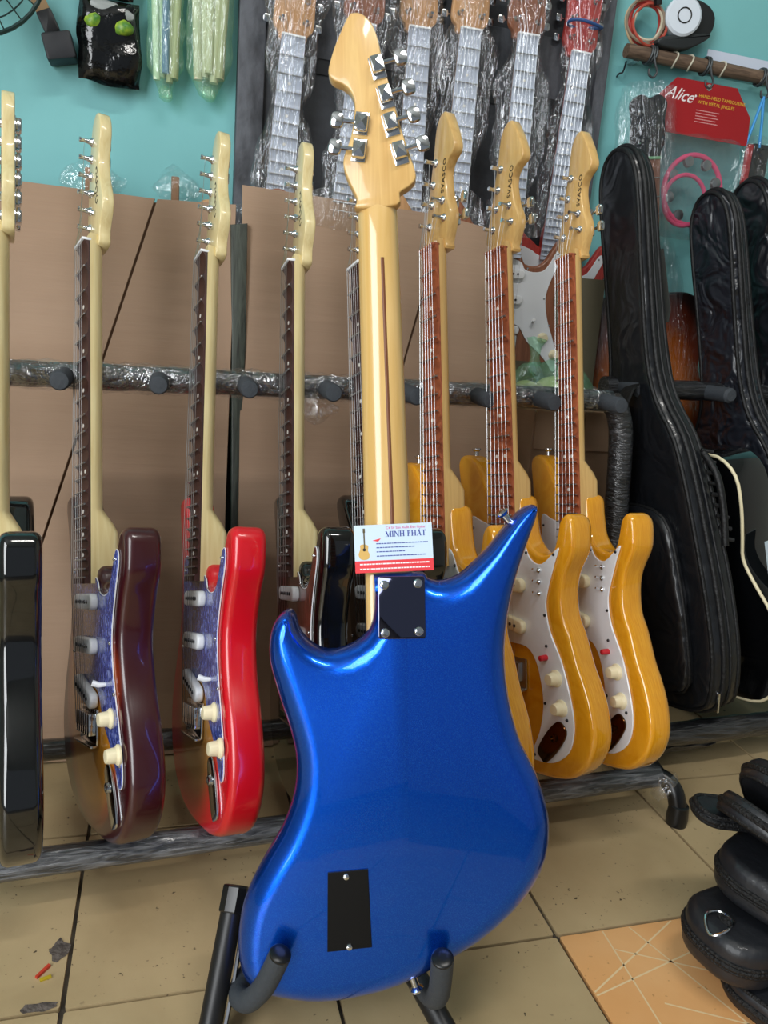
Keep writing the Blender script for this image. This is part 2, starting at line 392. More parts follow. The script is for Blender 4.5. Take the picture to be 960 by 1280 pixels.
def neck_mesh(vn, ve, wtop, wback, vheel, whe, w0=.0215, w1=.028):
    sts = [vn+.012, vn, vn-.03, vn-.1, vn-.2, vheel+.06, vheel+.02, vheel, vheel-.012, ve]
    V, F = [], []; n = 15
    for v in sts:
        hw = hwid(v, vn, ve, w0, w1); k = max(0, min(1, (vheel+.02-v)/.03)); wb = wback+(whe-wback)*k; ex = 2.2+5*k
        if v > vn: hw *= .97; wb = wback+.003
        for i in range(n):
            a = PI*i/(n-1); c, s = math.cos(a), math.sin(a)
            x = hw*(1 if c > 0 else -1)*abs(c)**(2/ex); d = abs(s)**(2/ex)
            V.append((x, -(wtop+(wb-wtop)*d), v))
    for q in range(len(sts)-1):
        for i in range(n-1): F.append((q*n+i, q*n+i+1, q*n+n+i+1, q*n+n+i))
        F.append((q*n, q*n+n, q*n+2*n-1, q*n+n-1))
    F.append(tuple(range(n))); F.append(tuple(range((len(sts)-1)*n, len(sts)*n)))
    return V, F
def fretv(vn, k, L=.648): return vn-L*(1-2**(-k/12))
def board_mesh(vn, nf, wbot, wtop, depth, w0=.0215, w1=.028):
    ve = fretv(vn, nf)-.008; crest = [vn]+[fretv(vn, k) for k in range(1, nf+1)]+[ve]
    sts = []
    for i in range(len(crest)-1):
        a, b = crest[i], crest[i+1]; d = depth if i < nf else 0
        sts += [(a+(b-a)*t, wtop-d*(1-(2*t-1)**4)) for t in (0, .08, .2, .35, .5, .65, .8, .92)]
    sts.append((ve, wtop)); V, F = [], []
    for v, wt in sts:
        h = hwid(v, vn, ve, w0, w1); V += [(-h, -wbot, v), (-h, -wt, v), (h, -wt, v), (h, -wbot, v)]
    for q in range(len(sts)-1):
        for i in range(4): F.append((q*4+i, q*4+(i+1) % 4, q*4+4+(i+1) % 4, q*4+4+i))
    F.append((0, 1, 2, 3)); b = 4*(len(sts)-1); F.append((b+3, b+2, b+1, b))
    return V, F
def screw_mesh(r=.003): return join(X(lathe([(r, 0), (r, .0006), (r*.8, .0016), (r*.3, .0021)], 10), Rx(PI/2)), X(box(-r*.65, r*.65, -.0024, -.0018, -r*.12, r*.12), Matrix()))
def post_mesh(): return X(lathe([(.0065, -.016), (.0065, .0), (.006, .0015), (.0042, .003), (.0032, .006), (.0026, .013), (.0034, .0155), (.003, .018)], 10), Rx(PI/2))
def key_mesh():
    # gear housing plus shaft and pearl-shaped button, button pointing to -x, behind the headstock (y>0)
    hs_ = X(slab(rrect(.014, .0175, .002, 2), 0, .009, .0025, 2), Matrix())
    pl_ = box(-.0075, .0075, -.0005, .0015, -.0135, .0105, .0006)
    sh = tube([(-.006, .005, .0), (-.019, .005, .0)], .0022, 8)
    bt = X(slab(crom([(-.0065, -.004), (-.004, -.0075), (.004, -.0075), (.0065, -.004), (.0068, .003), (.0045, .0075), (-.0045, .0075), (-.0068, .003)], 2), -.003, .003, .002, 2), Tr(-.0255, .005, 0) @ Ry(.0))
    return join(hs_, pl_, sh, bt)
def knob_mesh(): return X(lathe([(.0125, 0), (.0125, .002), (.0095, .005), (.0085, .014), (.0075, .016), (.003, .0162)], 20), Rx(PI/2))
def pickup_mesh(): return slab(rrect(.086, .021, .0095, 5), -.012, -.001, .003, 3)
def pole_mesh():
    return join(*[X(lathe([(.0026, .010), (.0026, .0132), (.001, .0136)], 8), Tr((i-2.5)*.0105, 0, 0) @ Rx(PI/2)) for i in range(6)])
def bridge_mesh(): return join(box(-.040, .040, -.0045, -.001, -.022, .024, .0012), *[box((i-2.5)*.0108-.0048, (i-2.5)*.0108+.0048, -.012, -.004, -.010, .018, .001) for i in range(6)], box(-.040, .040, -.012, -.004, -.024, -.021, .0008))
def jackplate_mesh(): return join(slab(crom([(-.012, -.036), (0, -.041), (.012, -.036), (.016, 0), (.012, .03), (0, .036), (-.012, .03), (-.016, 0)], 3), -.0042, -.0005, .0015, 2), X(lathe([(.0062, 0), (.0062, .004), (.004, .0045), (.004, .002)], 12), Tr(0, -.004, .008) @ Rx(PI/2)))
def button_mesh(): return lathe([(.004, -.004), (.004, .004), (.0042, .007), (.0075, .010), (.0075, .012), (.003, .0135)], 12)
STRW = [.00042, .00038, .00034, .0003, .00027, .00025]
def guitar(name, label, group, M, kind, body_mat, pg_mat, neck_mat, board_mat, head_logo, pg_edge=None, knobs=2, nf=21, knob_m=None):
    root = thing(name, label, 'guitar', M, group)
    Y = kind == 'y'; out = YE_OUT if Y else ST_OUT; pgo = YE_PG if Y else ST_PG; hd = YE_HEAD if Y else (H_HEAD if kind == 'h' else ST_HEAD)
    vn = .797 if Y else .787; wt = .016; wb = .008; ve = fretv(vn, nf)-.008
    body = cobj(kind+'body', 'body', lambda: slab(out, 0, .045 if kind != 'h' else .022, (.008 if Y else .0105) if kind != 'h' else .006, 6, .018 if Y else None, True), body_mat, root, 50)
    pg = cobj(kind+'pg', 'pickguard', lambda: slab(pgo, -.0028, -.0002, .0008, 1), pg_mat, root)
    if pg_edge: cobj(kind+'pge', 'edge_binding', lambda: slab(inset(pgo, -.0008) if area2(pgo) > 0 else inset(pgo[::-1], -.0008), -.0021, -.0008, 0), pg_edge, pg)
    for sx, sz in ([(.104, .335), (.083, .245), (.085, .2), (.08, .115), (.125, .1), (.055, .033), (.045, .335), (-.085, .37), (-.086, .215)] if Y else [(.115, .352), (.094, .25), (.112, .19), (.135, .11), (-.08, .34), (-.08, .23), (.05, .315)]):
        s_ = cobj('scr', 'screw', lambda: screw_mesh(.0024), M_DARKMET if Y else M_CHROME, pg); s_.location = (sx, -.0028, sz)
    nk = cobj(kind+'neck', 'neck', lambda: neck_mesh(vn, ve, wb, -.013, .402 if not Y else .455, -.030 if kind != 'h' else -.018), neck_mat, root, 45)
    hs = cobj(kind+'head', 'headstock', lambda: slab(hd, .003, .019, .0018, 2), neck_mat, root, 45)
    fb = cobj(kind+'fb', 'fretboard', lambda: board_mesh(vn, nf, wb, wt, .0052), board_mat, root, 25)
    for k in range(1, nf+1):
        v = fretv(vn, k); h = hwid(v, vn, ve)
        f = cobj('fret', 'fret', lambda: tube([(-1, 0, 0), (1, 0, 0)], .0012, 6), M_STEEL, fb); f.location = (0, -wt, v); f.scale = (h, 1, 1)
    for k in (3, 5, 7, 9, 12, 15, 17, 19):
        v = (fretv(vn, k)+fretv(vn, k-1))/2
        for dx in ((-.010, .010) if k == 12 else (0,)):
            d = cobj('dot', 'inlay_dot', lambda: X(lathe([(.0028, 0), (.0028, .0006)], 12), Rx(PI/2)), M_INLAY, fb); d.location = (dx, -(wt-.0051), v)
    cobj(kind+'nut', 'nut', lambda: box(-.0215, .0215, -.0185, -.006, vn, vn+.004, .001), M_ROSERED if Y else M_WHITE, root)
    vb = vn-.648
    br = cobj('bridge', 'bridge', bridge_mesh, M_CHROME if not Y else M_STEEL, root); br.location = (0, 0, vb)
    for pv, ang in (((.285, 0), (.228, .18)) if Y else ((.300, 0), (.243, 0), (.183, .26))):
        p_ = cobj('pickup', 'pickup', pickup_mesh, M_WHITE if not Y else M_CREAM, root); p_.location = (0, -.001, pv); p_.rotation_euler = (0, ang, 0)
        cobj('poles', 'pole_pieces', pole_mesh, M_DARKMET, p_)
    km = knob_m or M_CREAM
    for kx, kz in ([(.104, .156), (.114, .115)] if Y else [(.100, .160), (.131, .122)]):
        q = cobj('knob', 'knob', knob_mesh, km, root); q.location = (kx, -.0025, kz)
    if Y:
        for i in range(3):
            q = cobj('mini', 'toggle_switch', lambda: join(X(lathe([(.004, 0), (.004, .002), (.0025, .0035), (.002, .004)], 10), Rx(PI/2)), tube([(0, -.003, 0), (0, -.013, .003)], [.001, .0016], 6)), M_CHROME, root)
            q.location = (.072, -.0025, .276+.017*i)
        q = cobj('redsw', 'push_switch', lambda: X(lathe([(.0045, 0), (.0045, .004), (.0042, .012), (.003, .013)], 12), Rx(PI/2)), M_RED, root); q.location = (.084, -.0025, .183)
    else:
        q = cobj('swtip', 'selector_switch', lambda: tube([(0, -.002, 0), (-.002, -.010, 0), (-.004, -.018, .003)], [.0025, .0035, .004], 8), M_WHITE, root); q.location = (.075, 0, .198)
    q = cobj('jack', 'jack_plate', jackplate_mesh, mat('brown_chrome', '6A4A30', .12, 1) if Y else M_CHROME, root)
    q.location = (.097, -.0026 if Y else 0, .064 if Y else .07); q.rotation_euler = (0, rad(40 if Y else -25), 0)
    if Y: q = cobj('btn', 'strap_button', button_mesh, M_CHROME, root); q.location = (-.105, .022, .490)
    q = cobj('btn', 'strap_button', button_mesh, M_CHROME, root); q.location = (0, .022, .001); q.rotation_euler = (PI, 0, 0)
    # tuners and strings
    if Y: pos = [(a, (b-.832)*.93+.795, sd) for a, b, sd in ((-.025, .880, -1), (-.016, .912, -1), (-.011, .942, -1), (-.003, .974, -1), (.015, .908, 1), (.018, .880, 1))]
    elif kind == 'h': pos = [(-.022, .82, -1), (-.022, .86, -1), (-.021, .90, -1), (.021, .90, 1), (.022, .86, 1), (.022, .82, 1)]
    else: pos = [(-.021+.0021*i, .822+.0245*i, -1) for i in range(6)]
    order = [0, 1, 2, 3, 4, 5]
    for i, (px, pv, sd) in enumerate(pos):
        t = cobj('post', 'tuner', post_mesh, M_CHROME, root); t.location = (px, .003, pv)
        k_ = cobj('key', 'tuning_key', key_mesh, M_CHROME, t); k_.location = (0, .016, 0)
        if sd > 0: k_.rotation_euler = (0, PI, 0)
    if Y:
        sl = [0, 1, 2, 3, 4, 5]
    for i in range(6):
        px, pv, sd = pos[i] if not Y else pos[(0, 1, 2, 3, 4, 5)[i]]
        x0 = (i-2.5)*.0070; x1 = (i-2.5)*.0105
        cobj(kind+'str%d' % i, 'string', lambda: tube([(px, -.008, pv), (x0, -.0188, vn+.003), (x1, -.0195, ve), (x1, -.013, vb)], STRW[i], 4, caps=False), M_STEEL, root, 0)
    if Y:
        text('logo', head_logo, .0118, M_INK, hs, Matrix(((0, 0, 0, .012), (0, 0, -1, .0027), (0, 0, 0, .855), (0, 0, 0, 1))) if False else Tr(.0185, .0027, .876) @ Ry(rad(-79)) @ Rx(PI/2), offset=.00012, align='LEFT', space=1.15)
    elif kind != 'h':
        path = []
        for k in range(40):
            t = k/39; path.append((.012+.006*math.sin(t*38)*(1-.5*t), .0028, .845+.055*t+.003*math.sin(t*50)))
        cobj('sig', 'logo', lambda: tube(path, .0004, 4), M_INK, hs, 0)
        for tv in (.835, .862):
            q = cobj('tree', 'string_tree', lambda: X(lathe([(.004, 0), (.0042, .003), (.002, .006)], 10), Rx(PI/2)), M_CHROME, hs); q.location = (.004, .003, tv)
    return root
def lacquer(name, col, **k): return mat(name, col, .10, coat=1, **k)
M_BLK = lacquer('black_lacquer', '08090B')
M_BLK2 = lacquer('black_lacquer_brown', '0B0A0A')
M_SB = burst('dark_red_sunburst', [(0, 'EDA62C'), (.72, 'E0921F'), (.86, '9A3A14'), (.95, '420E12'), (1.0, '380C12')], (.0, .165), (.138, .168))
M_RB = burst('red_sunburst', [(0, 'D0A04A'), (.62, 'C08038'), (.80, 'C43820'), (.93, 'CC0E1C'), (1.0, 'D00C1E')], (.0, .165), (.136, .165))
M_YEL = wood('amber_ash_lacquer', 'DE9010', 'F0AC2C', .12, 1, 5, (4, 60, 3), 2.5)
def pearl(name, c1, c2, c3, sc=110):
    m = bpy.data.materials.new(name); m.use_nodes = True; N = m.node_tree.nodes; L = m.node_tree.links; b = N['Principled BSDF']
    b.inputs['Roughness'].default_value = .2; b.inputs['Coat Weight'].default_value = .6
    tc = N.new('ShaderNodeTexCoord'); mp = N.new('ShaderNodeMapping'); mp.inputs['Scale'].default_value = (1.6, 1, .7)
    n = N.new('ShaderNodeTexNoise'); n.inputs['Scale'].default_value = sc; n.inputs['Detail'].default_value = 2; n.inputs['Distortion'].default_value = 1.5
    r = N.new('ShaderNodeValToRGB'); e = r.color_ramp.elements; e[0].position = .38; e[0].color = lin(c1); e[1].position = .68; e[1].color = lin(c3); q = e.new(.55); q.color = lin(c2)
    L.new(tc.outputs['Object'], mp.inputs[0]); L.new(mp.outputs[0], n.inputs[0]); L.new(n.outputs[0], r.inputs[0]); L.new(r.outputs[0], b.inputs['Base Color'])
    MATS[name] = m; return m
M_BPEARL = pearl('blue_pearl', '2A3478', '4A58A8', '98A4DC'); M_RPEARL = pearl('red_pearl', '3A1512', '6A2A20', '8A4030')
GR = 'electric guitars standing in the rack'
guitar('electric_guitar', 'glossy black electric guitar with pale maple neck, beside the dark red sunburst guitar', GR, gframe((-.19, .9, .088), 11, 18.5, -2, -.02), 's', M_BLK, M_WHITE, M_MAPLE, M_ROSE, '')
guitar('electric_guitar', 'dark red sunburst electric guitar with blue pearl pickguard standing in the rack', GR, gframe((-.080, .917, .088), 20.4, 18.6, -5.6, -.02), 's', M_SB, M_BPEARL, M_MAPLE, M_ROSE, '', M_WHITE)
guitar('electric_guitar', 'bright red electric guitar with blue pearl pickguard standing in the rack', GR, gframe((.047, .91, .092), 12.2, 19.5, -5.2, -.02), 's', M_RB, M_BPEARL, M_MAPLE, M_ROSE, '', M_WHITE)
guitar('electric_guitar', 'black electric guitar with dark red pearl pickguard beside the bright red guitar', GR, gframe((.182, .937, .087), 5.2, 18.7, -2.0, -.02), 's', M_BLK2, M_RPEARL, M_MAPLE, M_ROSE, '', M_WHITE)
guitar('electric_guitar', 'black electric guitar with black pickguard, mostly hidden behind the neck of the blue guitar', GR, gframe((.311, .932, .088), 9.5, 17.5, -1, -.02), 's', M_BLK2, mat('black_pickguard', '141516', .25, coat=.4), M_AMBERMAPLE, M_ROSE, '', knob_m=M_BLACK)
GY = 'amber electric guitars standing in the rack'
guitar('electric_guitar', 'amber ash electric guitar with white pickguard, first of three, body hidden behind the blue guitar', GY, gframe((.407, .905, .103), 9.8, 14.9, -1.0, -.033), 'y', M_YEL, M_PEARLW, M_AMBERMAPLE, M_ROSERED, 'SVASCO')
guitar('electric_guitar', 'amber ash electric guitar with white pickguard, the middle one of three in the rack', GY, gframe((.537, .945, .110), 14.95, 14.2, -1.4, -.033), 'y', M_YEL, M_PEARLW, M_AMBERMAPLE, M_ROSERED, 'SVASCO')
guitar('electric_guitar', 'amber ash electric guitar with white pickguard, last of three, beside the black gig bag', GY, gframe((.652, .957, .111), 6.1, 13.9, .5, -.033), 'y', M_YEL, M_PEARLW, M_AMBERMAPLE, M_ROSERED, 'SVASCO')

# ------------------------------------------------------------------ blue guitar
def blue_paint():
    m = bpy.data.materials.new('metallic_blue'); m.use_nodes = True; N = m.node_tree.nodes; L = m.node_tree.links; b = N['Principled BSDF']
    b.inputs['Metallic'].default_value = .9; b.inputs['Roughness'].default_value = .26; b.inputs['Coat Weight'].default_value = .6; b.inputs['Coat Roughness'].default_value = .03
    tc = N.new('ShaderNodeTexCoord'); n = N.new('ShaderNodeTexNoise'); n.inputs['Scale'].default_value = 900; n.inputs['Detail'].default_value = 1
    r = N.new('ShaderNodeValToRGB'); e = r.color_ramp.elements; e[0].position = .45; e[0].color = lin('0058E2'); e[1].position = .8; e[1].color = lin('2278F4')
    L.new(tc.outputs['Object'], n.inputs[0]); L.new(n.outputs[0], r.inputs[0]); L.new(r.outputs[0], b.inputs['Base Color'])
    MATS['blue'] = m; return m
BM = Matrix(((-.9621, -.2715, -.0261), (.255, -.9293, .2672), (-.0968, .2504, .9633))).to_4x4(); BM.translation = (.2337, .627, .0757)
BODY = [(.0101, .436), (.0106, .404), (.0152, .3831), (.0298, .3682), (.051, .3602), (.0678, .3621), (.082, .3716), (.091, .3844), (.0942, .3971), (.0991, .4031), (.1076, .4007), (.1162, .3891), (.1207, .3723), (.121, .3513), (.1163, .3302), (.1091, .3049), (.1011, .2796), (.0956, .2544), (.0952, .2293), (.0998, .2043), (.1111, .1752), (.1258, .1505), (.1404, .1257), (.1517, .1009), (.158, .0719), (.1584, .0427), (.1521, .0202), (.1364, .0066), (.1155, .0004), (.0863, -.0043), (.057, -.004), (.0234, .0013), (-.0102, .0106), (-.0525, .0306), (-.0948, .0548), (-.1289, .0834), (-.153, .1121), (-.1662, .1411), (-.1701, .1702), (-.1673, .1954), (-.157, .229), (-.1425, .2586), (-.133, .2923), (-.1278, .326), (-.1268, .3596), (-.1308, .3931), (-.1382, .4267), (-.149, .4602), (-.1597, .4896), (-.1633, .5039), (-.1609, .5098), (-.1542, .5091), (-.1439, .5025), (-.1284, .4859), (-.1111, .4651), (-.0939, .4485), (-.081, .4378), (-.0666, .4322), (-.0556, .4315), (-.0464, .4350), (-.0425, .4405), (-.015, .4410), (.0095, .4402)]
bg = thing('electric_guitar', 'metallic blue electric guitar with long horns, standing on a stand with its back turned', 'guitar', BM)
M_BLUE = blue_paint()
obj('body', slab(crom(BODY, 2), -.022, .022, .006, 8, .027, True), M_BLUE, bg, 50)
NT = Tr(-.0122, 0, 0) @ Ry(rad(.79))
n1 = obj('neck', neck_mesh(.832, .375, .030, .009, .447, .002, .0218, .0262), M_MAPLE2, bg, 45); n1.matrix_local = NT
s1 = obj('skunk_stripe', join(tube([(-.0035, -.0103, .778), (-.0055, -.0101, .46)], .0023, 8)), M_STRIPE, n1); s1.scale = (1, 1, 1)
f1 = obj('fretboard', board_mesh(.832, 22, .030, .037, .0, .0218, .0262), M_ROSERED, bg, 25); f1.matrix_local = NT
for k in range(1, 23):
    v = fretv(.832, k); q = cobj('fret', 'fret', None, M_STEEL, f1); q.location = (0, -.037, v); q.scale = (hwid(v, .832, .375, .0218, .0262), 1, 1)
h1 = obj('headstock', slab(crom(BL_HEAD, 3), -.026, -.010, .002, 3), M_AMBERMAPLE, bg, 45)
for (px, pv), sd in zip([(-.003, .984), (-.011, .952), (-.016, .922), (-.025, .891), (.015, .921), (.018, .892)], (-1, -1, -1, -1, 1, 1)):
    t = cobj('post', 'tuner', post_mesh, M_CHROME, bg); t.location = (px, -.026, pv)
    k_ = cobj('keyL', 'tuning_key', lambda: X(key_mesh(), Matrix.Diagonal((1.02, 1.1, 1.04, 1))), M_CHROME, t); k_.location = (0, .016, 0)
    k_.rotation_euler = (0, rad(15) if sd < 0 else PI-rad(8), 0)
    ft = cobj('facet', 'housing_cap', lambda: X(([(-.0055, 0, -.007), (.0055, 0, -.007), (.0055, 0, .007), (-.0055, 0, .007), (0.001, .0026, .001)], [(0, 1, 4), (1, 2, 4), (2, 3, 4), (3, 0, 4)]), Matrix()), M_CHROME, t, 0)
    ft.location = (0, .0262, 0); ft.rotation_euler = k_.rotation_euler
for i in range(6):
    px, pv = [(-.025, .891), (-.016, .922), (-.011, .952), (-.003, .984), (.015, .921), (.018, .892)][i]
    cobj('bstr%d' % i, 'string', lambda: tube([(px, -.034, pv), ((i-2.5)*.007, -.040, .835), ((i-2.5)*.0105-.006, -.041, .375), ((i-2.5)*.0105-.009, -.036, .19)], STRW[i], 4, caps=False), M_STEEL, bg, 0)
br = cobj('bridge', 'bridge', bridge_mesh, M_CHROME, bg); br.location = (-.009, -.022, .187)
np_ = obj('neck_plate', slab(rrect(.0485, .064, .003, 3), -.0012, .0012, .0008, 2), mat('mirror_plate', '5C5E74', .05, 1), bg); np_.location = (-.0182, .0232, .4065)  # dark navy reflection put into the plate's base colour
for x_, z_ in ((.0172, .0235), (-.0172, .0245), (.0172, -.0255), (-.0175, -.0245)):
    q = cobj('bigscr', 'screw', lambda: X(screw_mesh(.0048), Rz(PI)), M_CHROME, np_); q.location = (x_, .0012, z_)
cp = obj('control_plate', slab([(.0222, -.0415), (.0205, .0385), (-.0205, .0415), (-.0232, -.0375)], -.001, .001, .0004, 1), mat('matt_black_plate', '060607', .45, spec=.25), bg); cp.location = (.0412, .0228, .0995)
for x_, z_ in ((.0016, .0345), (-.0004, -.0365)):
    q = cobj('midscr', 'screw', lambda: X(screw_mesh(.0036), Rz(PI)), M_CHROME, cp); q.location = (x_, .001, z_)
q = cobj('btn', 'strap_button', button_mesh, M_CHROME, bg); q.location = (-.0245, 0, .0155); q.rotation_euler = (PI, 0, 0); q.rotation_euler = (PI, rad(18), 0)
q = cobj('btn', 'strap_button', button_mesh, M_CHROME, bg); q.location = (-.134, -.004, .4935); q.rotation_euler = (0, rad(40), 0)

# ------------------------------------------------------------------ business card tucked on the blue guitar
CM = BM @ Tr(-.0115, .0055, .4672) @ Rz(PI) @ Rx(rad(-4)) @ Ry(rad(-1.6))
M_CARD = mat('card_white', 'CFE3F7', .5); M_CRED = mat('card_red', 'E8363F', .5); M_CBLUE = mat('card_blue_ink', '2B3F9E', .6); M_CPINK = mat('card_pink_ink', 'E0559A', .6); M_CWH = mat('card_white_ink', 'F4F0F0', .6)
card = thing('business_card', 'white and red business card reading MINH PHÁT, tucked against the blue guitar neck', 'card', CM)
obj('paper', box(-.041, .041, 0, .0006, -.025, .025), M_CARD, card, 0)
obj('red_band', box(-.041, .041, -.0002, 0, -.025, -.0125), M_CRED, card, 0)
def serif_word(s, h, cx, z0):
    out = []; x = 0; t = h*.18; th = h*.07; sf = h*.07
    def stem(x_, w_=t): out.append(box(x_, x_+w_, 0, .0002, 0, h)); [out.append(box(x_-sf, x_+w_+sf, 0, .0002, zz, zz+th)) for zz in (0, h-th)]
    def diag(xa, za, xb, zb, w_): out.append(slab([(xa, za), (xa+w_, za), (xb+w_, zb), (xb, zb)], 0, .0002))
    for ch in s:
        if ch == ' ': x += h*.42; continue
        if ch == 'I': stem(x); x += h*.40
        elif ch == 'N': stem(x, th*1.3); diag(x, h, x+h*.58, 0, t); stem(x+h*.66, th*1.3); x += h*.98
        elif ch == 'M': stem(x, th*1.3); diag(x, h, x+h*.36, 0, t); diag(x+h*.74, h, x+h*.42, 0, th); stem(x+h*.76); x += h*1.15
        elif ch == 'H': stem(x); stem(x+h*.55); out.append(box(x, x+h*.6, 0, .0002, h*.46, h*.54)); x += h*.94
        elif ch == 'P':
            stem(x); o = [(x+t+h*.10+h*.22*math.cos(a), h*.74+h*.26*math.sin(a)) for a in [PI/2-PI*k/8 for k in range(9)]]
            i_ = [(x+t+h*.08+h*.09*math.cos(a), h*.74+h*.19*math.sin(a)) for a in [-PI/2+PI*k/8 for k in range(9)]]
            out.append(slab([(x+t, h)]+o+[(x+t, h*.48), (x+t, h*.55)]+i_+[(x+t, h*.93)], 0, .0002)); x += h*.72
        elif ch == 'A':
            diag(x, 0, x+h*.30, h, th); diag(x+h*.55, 0, x+h*.28, h, t); out.append(box(x+h*.14, x+h*.6, 0, .0002, h*.3, h*.37))
            out.append(box(x-sf, x+th+sf, 0, .0002, 0, th)); out.append(box(x+h*.5, x+h*.8, 0, .0002, 0, th)); diag(x+h*.34, h*1.06, x+h*.5, h*1.26, th*1.3); x += h*.86
        elif ch == 'T': stem(x+h*.26); out.append(box(x, x+h*.7, 0, .0002, h-th, h)); out.append(box(x, x+th, 0, .0002, h*.75, h)); out.append(box(x+h*.7-th, x+h*.7, 0, .0002, h*.75, h)); x += h*.75
    return X(join(*out), Tr(cx-x/2, -.0003, z0))
obj('shop_name', serif_word('MINH PHAT', .0059, .0135, .0118), M_CBLUE, card, 0)
text('tagline', 'Cơ Sở Sản Xuất Đàn Guitar', .0036, M_CPINK, card, Tr(.0135, -.0003, .0200) @ Rx(PI/2), ext=.00005)
rng = random.Random(3)
def dashes(x0, x1, z, h):
    x = x0; out = []
    while x < x1:
        l = min(rng.uniform(.0012, .0035), x1-x); out.append(box(x, x+l, -.0003, -.0001, z, z+h)); x += l+.0006
    return join(*out)
for k, (x1, z) in enumerate(((.036, .0045), (.022, .0003), (.012, -.0040), (.033, -.0085))): obj('print_line', dashes(-.018, x1, z, .0010), M_CBLUE, card, 0)
for z, x1 in ((-.0168, .037), (-.0218, .037)): obj('address_line', dashes(-.036, x1, z, .0014), M_CWH, card, 0)
obj('red_mark', slab([(-.022, .0085), (-.013, .0105), (-.016, .0072)], -.0003, -.0001), M_CRED, card, 0)
gp = obj('printed_guitar', slab(crom([(-.034, -.011), (-.027, -.0105), (-.0255, -.006), (-.027, -.002), (-.0265, .003), (-.029, .0045), (-.031, .005), (-.035, .004), (-.035, 0), (-.037, -.006)], 3), -.0003, -.0001), mat('print_guitar', 'D9B060', .6), card, 0)
obj('printed_neck', join(box(-.0312, -.0298, -.0004, -.0003, 0, .018), box(-.0316, -.0294, -.0004, -.0003, .017, .0215)), mat('print_brown', '5A5030', .6), gp, 0)
obj('printed_soundhole', X(lathe([(.0017, 0), (.0017, .0001)], 12), Tr(-.0308, -.0004, -.0008) @ Rx(PI/2)), mat('print_dark', '201810', .6), gp, 0)

# ------------------------------------------------------------------ guitar stand
M_FOAM = mat('grey_foam', '3A3F45', .75, bump=.15, bscale=200); M_PIPE = mat('black_pipe', '141416', .42)
st = thing('guitar_stand', 'black folding guitar stand with grey foam yoke holding the blue guitar', 'stand', Tr(.19, .70, 0))
def W(pts): return [tuple(Vector(p)-Vector((.19, .70, 0))) for p in pts]
lw = BM @ Vector((.165, -.045, .02)); rw = BM @ Vector((-.046, -.045, -.004))
hookL = [(.150, .705, .075), (.112, .715, .058), (.094, .705, .050), (.0845, .690, .050), (.083, .672, .055), (.090, .656, .066), (.1005, .645, .088), (.108, .638, .112), (.1155, .632, .141)]
hookR = [(.235, .700, .070), (.262, .690, .058), (.276, .668, .052), (.281, .640, .056), (.281, .618, .072), (.278, .604, .095), (.274, .595, .122), (.2705, .589, .150)]
for hk in (hookL, hookR):
    p = crom(W(hk), 4, False); obj('foam_yoke', tube(p, .0115, 14), M_FOAM, st, 50)
    e = Vector(p[-1]); d = (e-Vector(p[-2])).normalized()
    obj('end_cap', X(lathe([(.0112, 0), (.0112, .002), (.0095, .0032), (.003, .0034)], 14), Matrix.Translation(e) @ d.to_track_quat('Z', 'Y').to_matrix().to_4x4()), M_BLACK, st)
def cyl(a, b, r, n=14): return tube(W([a, b]), r, n)
legL0, legL1 = (.079, .735, .122), (.048, .655, .012)
obj('leg', cyl(legL0, legL1, .0125), M_PIPE, st)
kd = (Vector(legL0)-Vector(legL1)).normalized()
kn = []
for k in range(16):
    a = 2*PI*k/16; kn += [(.0145*math.cos(a)*(1 if k % 2 else .9), .0145*math.sin(a)*(1 if k % 2 else .9))]
kc = obj('ribbed_cap', X(slab(kn, -.012, .016, .002, 2), Matrix.Translation(W([legL0])[0]) @ kd.to_track_quat('Y', 'Z').to_matrix().to_4x4()), M_BLACK, st, 20)
obj('flat_brace', ribbon(W([(.090, .727, .105), (.078, .690, .055), (.066, .66, .02)]), (.004, .010, 0), .003), M_DARKMET, st, 0)
obj('leg', cyl((.262, .700, .070), (.315, .560, .008), .0125), M_PIPE, st)
obj('leg', cyl((.165, .74, .065), (.20, .87, .010), .011), M_PIPE, st)
obj('crossbar', tube(W([(.079, .728, .10), (.12, .742, .075), (.19, .745, .068), (.262, .705, .066)]), .010, 12), M_PIPE, st)
for p in (legL1, (.315, .560, .008), (.20, .87, .010)):
    obj('rubber_foot', X(ico(2), Matrix.Translation(W([p])[0]) @ Matrix.Diagonal((.017, .017, .0125, 1))), M_BLACK, st)

